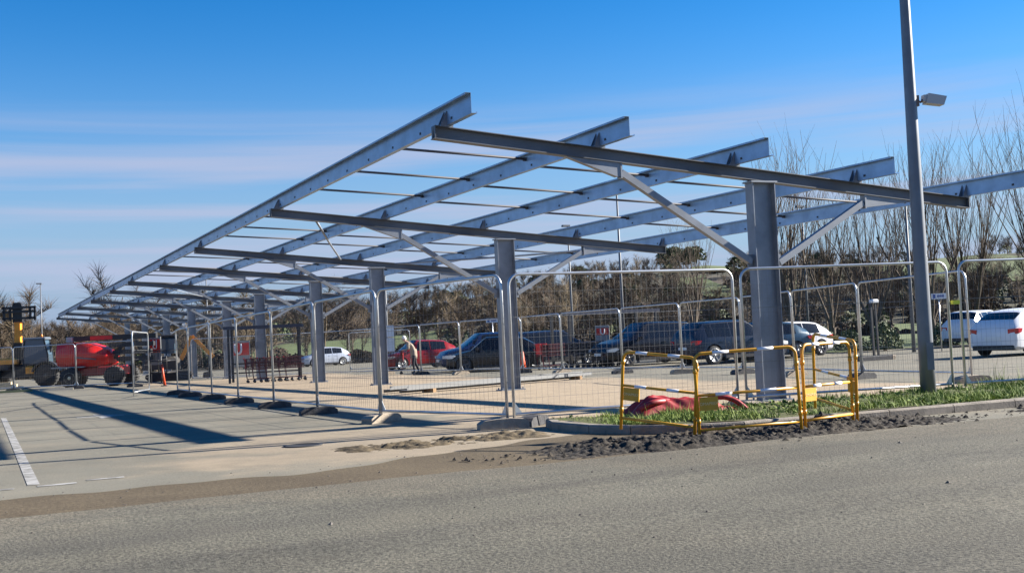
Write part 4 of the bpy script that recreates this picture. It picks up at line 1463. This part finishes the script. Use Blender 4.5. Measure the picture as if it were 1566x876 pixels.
ex = thing('mini_excavator', (-18.6, 60.5, G(-18.6, 60.5)), .25, 'yellow compact excavator partly hidden behind the open gate', 'excavator')
for y in (-.75, .75):
    mb = MB(); mb.prism([(-1.0, .0), (1.0, 0), (1.2, .2), (1.2, .32), (1.0, .5), (-1.0, .5), (-1.2, .32), (-1.2, .2)], (0, y - .2, 0), (1, 0, 0), (0, 0, 1), (0, .4, 0)); mb.build('track', tyre, ex)
mb = MB(); mb.cbox(-1.35, .55, -.8, .8, .62, 1.30, .15); mb.build('upper_body', mat('machine_grey', (.06, .055, .05), .6), ex)
mb = MB(); mb.cbox(-.55, .45, -.75, .1, 1.46, 2.35, .12); cb_ = mb.build('cab', cabglass, ex)
mb = MB(); mb.cbox(-.6, .5, -.8, .15, 2.36, 2.46, .04); mb.build('cab_roof', black, cb_)
mb = MB(); mb.bar((.6, .3, 1.1), (1.2, .3, 2.35), .2, .28, (0, 1, 0)); mb.bar((1.2, .3, 2.35), (2.3, .3, 1.15), .18, .24, (0, 1, 0)); mb.build('boom', orange_paint, ex)
mb = MB(); mb.bar((2.3, .3, 1.15), (2.05, .3, .25), .16, .2, (0, 1, 0)); mb.build('arm', black, ex)
mb = MB(); mb.prism([(1.75, .35), (2.2, .4), (2.25, .1), (1.95, .0), (1.7, .1)], (0, .05, 0), (1, 0, 0), (0, 0, 1), (0, .5, 0)); mb.build('bucket', black, ex)

# ------------------------------------------------------------------ person with a trolley
def skin_mesh(name, verts, edges, radii, root, levels=2):
    me = bpy.data.meshes.new(name)
    me.from_pydata(verts, edges, [])
    ob = bpy.data.objects.new(name + '_tmp', me)
    C.objects.link(ob)
    ob.modifiers.new('skin', 'SKIN')
    if not me.skin_vertices:
        me.skin_vertices.new()
    for i, r in enumerate(radii):
        sv = me.skin_vertices[0].data[i]
        sv.radius = r if isinstance(r, tuple) else (r, r)
        sv.use_root = (i == root)
    sm = ob.modifiers.new('sub', 'SUBSURF')
    sm.levels = levels
    sm.render_levels = levels
    dg = bpy.context.evaluated_depsgraph_get()
    dg.update()
    out = bpy.data.meshes.new_from_object(ob.evaluated_get(dg))
    out.name = name
    bpy.data.objects.remove(ob)
    return out
pv = thing('person', (-4.40, 49.2, G(-4.40, 49.2)), math.pi, 'stooping white haired person in a beige coat pushing a trolley', 'person')
V = []; EE = []; RR = []
def addv(p, r, link_to=None):
    V.append(p); RR.append(r)
    if link_to is not None: EE.append((link_to, len(V) - 1))
    return len(V) - 1
pel = addv((0, 0, .92), (.15, .12))
ab = addv((.05, 0, 1.08), (.15, .115), pel)
ch = addv((.20, 0, 1.25), (.165, .125), ab)
nk0 = addv((.31, 0, 1.38), (.075, .07), ch)
nk = addv((.37, 0, 1.43), .055, nk0)
hd = addv((.43, 0, 1.49), (.085, .075), nk)
addv((.465, 0, 1.58), (.07, .065), hd)
for s in (1, -1):
    hip = addv((0, s * .10, .86), .095, pel)
    kn = addv((.06 * (1 if s > 0 else -.3) , s * .11, .48), .065, hip)
    an = addv((.02 if s > 0 else -.16, s * .11, .09), .042, kn)
    addv((.15 if s > 0 else -.03, s * .12, .045), .04, an)
    sh = addv((.24, s * .19, 1.32), .06, ch)
    el = addv((.22, s * .23, 1.10), .045, sh)
    wr_ = addv((.44, s * .21, 1.04), .03, el)
    pm_ = addv((.51, s * .21, 1.04), (.02, .035), wr_)
    for q, ln in enumerate((.05, .06, .056, .045)):
        f0 = addv((.555, s * (.185 + .018 * q), 1.05), .009, pm_)
        addv((.575, s * (.185 + .018 * q), 1.05 - ln * .6), .008, f0)
    t0 = addv((.50, s * .165, 1.02), .010, pm_)
    addv((.53, s * .15, 1.005), .009, t0)
bme = skin_mesh('body', V, EE, RR, pel)
for m in (skin_m, coat_m, trouser_m, black):
    bme.materials.append(m)
for p in bme.polygons:
    c = p.center
    p.use_smooth = True
    arm = abs(c.y) > .15 and c.x > .15
    if c.z < .12: k = 3
    elif c.z < .80: k = 2
    elif c.z > 1.40 or (c.x > .43 and c.z < 1.2): k = 0
    else: k = 1
    p.material_index = k
link('body', bme, pv)
mb = MB()
mb.lathe([(.150, .66), (.158, .78), (.152, .95), (.13, 1.08)], (.035, 0, 0), 'z', 16)
ct = mb.build('coat_skirt', coat_m, pv)
hr = MB()
prof = [(.02, .115), (.06, .10), (.088, .06), (.095, .01), (.085, -.05), (.07, -.09)]
hr.lathe([(r, z) for r, z in prof], (0, 0, 0), 'z', 14)
hr.build('hair', hair_m, pv, (.42, 0, 1.565), (0, .55, 0))
fa = MB()
for s in (1, -1):
    fa.lathe([(.002, -.006), (.009, -.004), (.009, .004), (.002, .006)], (.515, s * .028, 1.545), 'x', 8)
fa.build('eye', black, pv)
fa = MB(); fa.prism([(0, 0), (.028, -.005), (0, .045)], (.512, -.012, 1.505), (1, 0, 0), (0, 0, 1), (0, .024, 0)); fa.build('nose', skin_m, pv)
fa = MB(); fa.box(.50, .515, -.022, .022, 1.468, 1.476); fa.build('mouth', mat('lips', (.35, .12, .10), .6), pv)
for s in (1, -1):
    fa = MB(); fa.lathe([(.012, -.008), (.026, -.004), (.026, .004), (.012, .008)], (.43, s * .085, 1.525), 'y', 8); fa.build('ear', skin_m, pv)
pt = trolley_row(-4.92, 49.2, math.pi, 1, 'single shopping trolley with red handle pushed by the stooping person')
pt.rotation_euler = (0, 0, math.pi)

# ------------------------------------------------------------------ trees
def limb(mb, p, dirv, ln, r0, r1, seg, n, curl, rr, upb=0.0):
    pts = [Vector(p)]
    rs = [r0]
    dv = Vector(dirv).normalized()
    for k in range(seg):
        dv = (dv + Vector((rr.uniform(-curl, curl), rr.uniform(-curl, curl), rr.uniform(-curl, curl) * .5 + upb))).normalized()
        pts.append(pts[-1] + dv * (ln / seg))
        rs.append(r0 + (r1 - r0) * (k + 1) / seg)
    mb.tube(pts, rs, n, False)
    return pts, rs
def pollard(seed, H=11.0, spread=1.0, nl=8):
    rr = random.Random(seed)
    tr, cr = MB(), MB()
    th = rr.uniform(1.0, 1.8)
    pts, rs = limb(tr, (0, 0, -.1), (rr.uniform(-.05, .05), rr.uniform(-.05, .05), 1), th, .26, .21, 4, 8, .05, rr)
    top = pts[-1]
    for k in range(nl):
        a = 2 * math.pi * k / nl + rr.uniform(-.3, .3)
        tilt = rr.uniform(.06, .62) * spread
        dv = (math.cos(a) * tilt, math.sin(a) * tilt, 1)
        ln = rr.uniform(3.4, 5.6)
        lp_, lr = limb(tr, top - Vector((0, 0, rr.uniform(0, .4))), dv, ln, rr.uniform(.095, .14), .035, 5, 6, .10, rr, .06)
        # upright shoots
        ns = rr.randint(6, 9)
        for q in range(ns):
            t = rr.uniform(.35, 1)
            i = min(int(t * 5), 4)
            b = lp_[i].lerp(lp_[i + 1], t * 5 - i)
            az = rr.uniform(0, 6.28)
            tl = rr.uniform(.05, .55)
            rem = (H - b.z) * rr.uniform(.55, 1.0)
            sp, sr = limb(cr, b, (math.cos(az) * tl + math.cos(a) * .22, math.sin(az) * tl + math.sin(a) * .22, 1), rem, rr.uniform(.021, .036), .0055, 7, 4, .10, rr, .10)
            for w in range(rr.randint(5, 8)):
                j = rr.randint(1, 6)
                az2 = rr.uniform(0, 6.28)
                limb(cr, sp[j], (math.cos(az2) * .7, math.sin(az2) * .7, 1), rem * rr.uniform(.14, .34), 0.0085, .003, 3, 3, .14, rr, .10)
    return tr.mesh('trunk', bark), cr.mesh('crown', bark)
pol = [pollard(s, H, sp, nl) for s, H, sp, nl in ((11, 10.8, 1.0, 7), (12, 11.4, 1.1, 7), (13, 10.4, .9, 6), (14, 12.4, 1.1, 8))]
plab = ['many stemmed bare tree directly right of the nearest column', 'slighter bare tree second from the nearest column', 'bare pollarded tree left of the tapered lamp post',
        'bare pollarded tree just right of the tapered lamp post', 'tall bare tree behind the white cars', 'tallest bare tree at the right edge', 'bare tree reaching in from beyond the right edge', 'bare tree just left of the nearest column']
for i, (x, y, k, s) in enumerate(((14.4, 58, 0, 1.06), (18.68, 66, 2, 1.0), (18.2, 57, 1, .84), (22.7, 61, 1, 1.02), (26.0, 64, 3, .98), (27.6, 58, 3, 1.05), (31.5, 60, 1, 1.05), (11.2, 70, 2, .84))):
    o = thing('bare_tree', (x, y, G(x, y)), R.uniform(0, 6.28), plab[i], 'tree', 'pollarded trees behind the car park')
    o.scale = (s * .95, s * .95, s)
    link('trunk', pol[k][0], o)
    link('crown', pol[k][1], o)

# low leafy hedge bushes
def bush_mesh(seed, rx, ry, rz2, n, m, ls=.05):
    rr = random.Random(seed)
    mb = MB()
    for k in range(n):
        a, b = rr.uniform(0, 6.28), rr.uniform(-.2, 1.57)
        q = rr.uniform(.55, 1.0) ** .5 * (1 + .18 * math.sin(3 * a + seed) * math.cos(2 * b))
        p = Vector((rx * q * math.cos(a) * math.cos(b), ry * q * math.sin(a) * math.cos(b), rz2 * (.12 + .88 * max(0, q * math.sin(b)))))
        nrm = Vector((rr.uniform(-1, 1), rr.uniform(-1, 1), rr.uniform(-.3, 1))).normalized()
        x = nrm.orthogonal().normalized() * ls * rr.uniform(.6, 1.5)
        y = nrm.cross(x).normalized() * ls * rr.uniform(.35, .8)
        mb.v += [p - x, p - y, p + x, p + y]
        o = len(mb.v) - 4
        mb.f.append((o, o + 1, o + 2, o + 3)); mb.sm.append(False); mb.mi.append(0)
    me = bpy.data.meshes.new('foliage')
    me.from_pydata([tuple(v) for v in mb.v], [], mb.f)
    me.materials.append(m)
    return me
stem_mb = MB()
for k in range(7):
    limb(stem_mb, (R.uniform(-.2, .2), R.uniform(-.1, .1), 0), (R.uniform(-.6, .6), R.uniform(-.4, .4), 1), .9, .025, .008, 4, 4, .15, R)
stem_me = stem_mb.mesh('stem', bark)
bm1 = [bush_mesh(s, 1.1, .7, 1.15, 1500, leaf_m, .07) for s in (1, 2, 3)]
blab = ['rounded dark hedge bush left of the tapered lamp post', 'low dark hedge bush right of the tapered lamp post', 'dark hedge bush farther right behind the white cars', 'dark hedge bush right of the small silver hatchback', 'low bush between the hedge bushes near the two stakes']
for i, (x, y, k, s) in enumerate(((16.1, 49, 0, 1.0), (19.4, 51, 1, .85), (23.5, 52, 2, 1.0), (13.9, 51.5, 2, 1.0), (14.9, 50, 1, .8))):
    o = thing('hedge_bush', (x, y, G(x, y)), R.uniform(0, 3), blab[i], 'bush', 'hedge bushes behind the car park')
    o.scale = (s, s, s)
    link('foliage', bm1[k], o); link('stem', stem_me, o)

# grass bank behind the car park
de_sheet('grass_bank', lambda e: 24.5, lambda e: 40, 21.5, 80, 40, 6, field_m, .03, lambda d, e: max(0, d - 25.5) * .03 + .05 * hnoise(d, e * .5, 1))

# ------------------------------------------------------------------ wooded hill
HX = [-400, -220, -120, -70, -45, -20, -5, 15, 30, 38, 50, 70, 95, 140, 260, 420]
HZ = [4, 4, 3.4, 3.2, 4.0, 6.5, 8.8, 10.6, 11.8, 12.2, 11.2, 11.2, 12, 14, 16, 14]
def ridge(x):
    return float(np.interp(x, HX, HZ))
def hill_z(x, y):
    t = max(0, min(1, (y - 100) / 130.0))
    t = t * t * (3 - 2 * t)
    xr = x * 230 / max(y, 100)      # the ridge narrows with distance from the valley floor
    return G(x, y) + (ridge(x) + .9) * t + .35 * hnoise(x * .05, y * .05, 3) * t
mb = MB()
hxs = np.linspace(-420, 420, 85)
hys = list(np.linspace(98, 240, 30)) + [270, 320, 420]
for y in hys:
    for x in hxs:
        z = hill_z(x, y) - (.4 if y < 99 else 0)
        if y > 240: z -= (y - 240) * .02
        mb.v.append((x, y, z))
nx = len(hxs)
for j in range(len(hys) - 1):
    for i in range(nx - 1):
        a = j * nx + i
        mb.f.append((a, a + 1, a + nx + 1, a + nx)); mb.sm.append(True); mb.mi.append(0)
tag(mb.build('hill', hill_m, out=(0, 0, 1)), kind='structure')
def field(x0, x1, y0, y1, n=14):
    mb = MB()
    for j in range(n + 1):
        for i in range(n + 1):
            u, v = i / n, j / n
            x = x0 + (x1 - x0) * u + 1.2 * math.sin(5 * v + x0)
            y = y0 + (y1 - y0) * v + 2.0 * math.sin(4 * u + y0)
            mb.v.append((x, y, hill_z(x, y) + .25))
    for j in range(n):
        for i in range(n):
            a = j * (n + 1) + i
            mb.f.append((a, a + 1, a + n + 2, a + n + 1)); mb.sm.append(True); mb.mi.append(0)
    tag(mb.build('field', field_m, out=(0, 0, 1)), kind='structure')
FIELDS = [(26.5, 33.0, 160, 190), (35, 43, 196, 234), (-30, -8, 116, 146), (60, 90, 165, 215), (20, 60, 108, 120)]
for f_ in FIELDS:
    field(*f_)

def wood_tree(seed, H=9.0, twigs=520):
    rr = random.Random(seed)
    tr = MB()
    limb(tr, (0, 0, -.3), (rr.uniform(-.08, .08), rr.uniform(-.08, .08), 1), H * .75, .13, .04, 5, 5, .07, rr)
    boughs = []
    for k in range(9):
        z = H * rr.uniform(.18, .65)
        a = rr.uniform(0, 6.28)
        pts, rs = limb(tr, (0, 0, z), (math.cos(a), math.sin(a), rr.uniform(.6, 1.6)), H * rr.uniform(.22, .42), .048, .014, 4, 4, .15, rr, .05)
        boughs.append(pts)
    cr = MB()
    for k in range(twigs):
        b = rr.choice(boughs)
        i = rr.randint(1, 3)
        p = b[i].lerp(b[i + 1], rr.random())
        dv = Vector((rr.uniform(-1, 1), rr.uniform(-1, 1), rr.uniform(.0, 1.5))).normalized()
        ln = H * rr.uniform(.08, .22)
        q = p + dv * ln
        sd = dv.orthogonal().normalized() * rr.uniform(.010, .026)
        m_ = p.lerp(q, .5) + Vector((rr.uniform(-.12, .12), rr.uniform(-.12, .12), .08))
        cr.v += [p - sd, p + sd, m_ + sd * .7, m_ - sd * .7, q]
        o = len(cr.v) - 5
        cr.f += [(o, o + 1, o + 2, o + 3), (o + 3, o + 2, o + 4)]
        cr.sm += [False] * 2; cr.mi += [0] * 2
    return tr, cr
WT = [wood_tree(40 + k, 9.0, 900) for k in range(5)]
def raw(mb, name, m):
    me = bpy.data.meshes.new(name)
    me.from_pydata([tuple(v) for v in mb.v], [], mb.f)
    me.materials.append(m)
    return me
WTM = [(raw(t, 'trunk', bark_pale if k in (1, 3) else bark_far), raw(c, 'crown', bark_pale if k == 3 else bark_far)) for k, (t, c) in enumerate(WT)]
def in_field(x, y, pad=0):
    return any(a - pad < x < b + pad and c - pad < y < d + pad for a, b, c, d in FIELDS)
rw = random.Random(99)
front = []
for k in range(64):
    x = -78 + k * 2.45 + rw.uniform(-1, 1)
    y = 101 + rw.uniform(-3, 9)
    if in_field(x, y, 1.0) and rw.random() < .8: continue
    front.append((x, y))
for (x, y) in front:
    k = rw.randint(0, 4)
    o = thing('wood_tree', (x, y, hill_z(x, y) - .1), rw.uniform(0, 6.28), 'bare brown tree at the front edge of the wooded hillside', 'tree', 'trees along the front of the wood')
    s = rw.uniform(.55, .95)
    o.scale = (s, s, s)
    link('trunk', WTM[k][0], o)
    link('crown', WTM[k][1], o)
# the mass of the wood behind: one mesh per bark tone
def scatter(name, cands, protos, m, label, cat):
    vs, fs3, fs4, off = [], [], [], 0
    P = []
    for mbs in protos:
        v = np.array([tuple(q) for mb_ in mbs for q in mb_.v], dtype=np.float32)
        f, o_ = [], 0
        for mb_ in mbs:
            f += [tuple(i + o_ for i in ff) for ff in mb_.f]
            o_ += len(mb_.v)
        P.append((v, np.array([q for q in f if len(q) == 4]), np.array([q for q in f if len(q) == 3])))
    for (x, y, z, s, a, k) in cands:
        v, q4, q3 = P[k]
        ca, sa = math.cos(a) * s, math.sin(a) * s
        w = np.stack([v[:, 0] * ca - v[:, 1] * sa + x, v[:, 0] * sa + v[:, 1] * ca + y, v[:, 2] * s + z], 1)
        vs.append(w)
        fs4.append(q4 + off)
        if len(q3): fs3.append(q3 + off)
        off += len(v)
    V_ = np.concatenate(vs).astype(np.float32)
    F4 = np.concatenate(fs4).astype(np.int32)
    F3 = np.concatenate(fs3).astype(np.int32) if fs3 else np.zeros((0, 3), np.int32)
    me = bpy.data.meshes.new(name)
    me.vertices.add(len(V_))
    me.vertices.foreach_set('co', V_.ravel())
    li = np.concatenate([F4.ravel(), F3.ravel()])
    me.loops.add(len(li))
    me.loops.foreach_set('vertex_index', li)
    ls = np.concatenate([np.arange(len(F4)) * 4, len(F4) * 4 + np.arange(len(F3)) * 3]).astype(np.int32)
    lt = np.concatenate([np.full(len(F4), 4), np.full(len(F3), 3)]).astype(np.int32)
    me.polygons.add(len(ls))
    me.polygons.foreach_set('loop_start', ls)
    me.polygons.foreach_set('loop_total', lt)
    me.update(calc_edges=True)
    me.materials.append(m)
    return tag(link(name, me), label, cat, kind='stuff')
thin = [wood_tree(70 + k, 8.0, 380) for k in range(4)]
ca_, cb2 = [], []
for k in range(1700):
    y = 106 + 126 * rw.random() ** .85
    x = rw.uniform(-.60, .62) * y
    if in_field(x, y): continue
    low = .35 if .150 < x / y < .192 and y > 128 else 1.0
    c = (x, y, hill_z(x, y) - .1, low * rw.uniform(.42, .74) * (1.0 if y < 180 else .8), rw.uniform(0, 6.28), rw.randint(0, 3))
    (cb2 if rw.random() < .2 else ca_).append(c)
scatter('wood', ca_, thin, bark_far, 'dense leafless brown wood covering the far hillside', 'wood')
scatter('wood', cb2, thin, bark_pale, 'paler leafless trees mixed through the hillside wood', 'wood')
# evergreen and ivy clumps
ev = []
def bush_raw(seed, n):
    rr = random.Random(seed)
    mb = MB()
    for k in range(n):
        a, b, q = rr.uniform(0, 6.28), rr.uniform(-.3, 1.57), rr.uniform(.5, 1) ** .5
        p = Vector((1.6 * q * math.cos(a) * math.cos(b), 1.6 * q * math.sin(a) * math.cos(b), 1.2 + 1.5 * q * math.sin(b)))
        x = Vector((rr.uniform(-1, 1), rr.uniform(-1, 1), rr.uniform(-1, 1))).normalized()
        y = x.orthogonal().normalized()
        s = rr.uniform(.10, .24)
        mb.v += [p - x * s, p - y * s * .7, p + x * s, p + y * s * .7]
        o = len(mb.v) - 4
        mb.f.append((o, o + 1, o + 2, o + 3)); mb.sm.append(False); mb.mi.append(0)
    return mb
bp_ = [[bush_raw(s, 420)] for s in (5, 6, 7)]
for k in range(170):
    y = 104 + 120 * rw.random()
    x = rw.uniform(-.55, .6) * y
    if in_field(x, y): continue
    ev.append((x, y, hill_z(x, y) - .3, rw.uniform(.5, 1.3), rw.uniform(0, 6.28), rw.randint(0, 2)))
for k in range(16):      # rounded evergreens on the crest
    x = 34 + rw.uniform(-3.5, 3.5)
    ev.append((x, 226 + rw.uniform(-3, 3), hill_z(x, 226) + rw.uniform(.2, 1.4), rw.uniform(.9, 1.5), rw.uniform(0, 6.28), rw.randint(0, 2)))
scatter('evergreen_scrub', ev, bp_, ivy_m, 'dark evergreen scrub scattered through the hillside wood', 'scrub')
br = []
for k in range(900):
    y = 100 + 100 * rw.random() ** 1.5
    x = rw.uniform(-.60, .62) * y
    if in_field(x, y): continue
    br.append((x, y, hill_z(x, y) - 1.0, rw.uniform(.5, .95), rw.uniform(0, 6.28), rw.randint(0, 2)))
scatter('bramble', br, bp_, mat('bramble_twig', (.045, .033, .022), .95, col2=(.062, .043, .028), vscale=.2), 'tangled brown undergrowth below the bare trees', 'undergrowth')
# tall bare trees at the far left
for i, (x, y, k, s) in enumerate(((-51, 118, 0, 1.15), (-43.5, 122, 2, 1.2), (-39, 120, 4, 1.0))):
    o = thing('wood_tree', (x, y, hill_z(x, y)), i * 2.0, ['tall bare tree at the far left edge of the picture', 'tall bare tree behind the far left lamp post', 'bare tree just left of the carport end'][i], 'tree', 'tall trees at far left')
    o.scale = (s, s, s)
    link('trunk', WTM[k][0], o)
    link('crown', WTM[k][1], o)
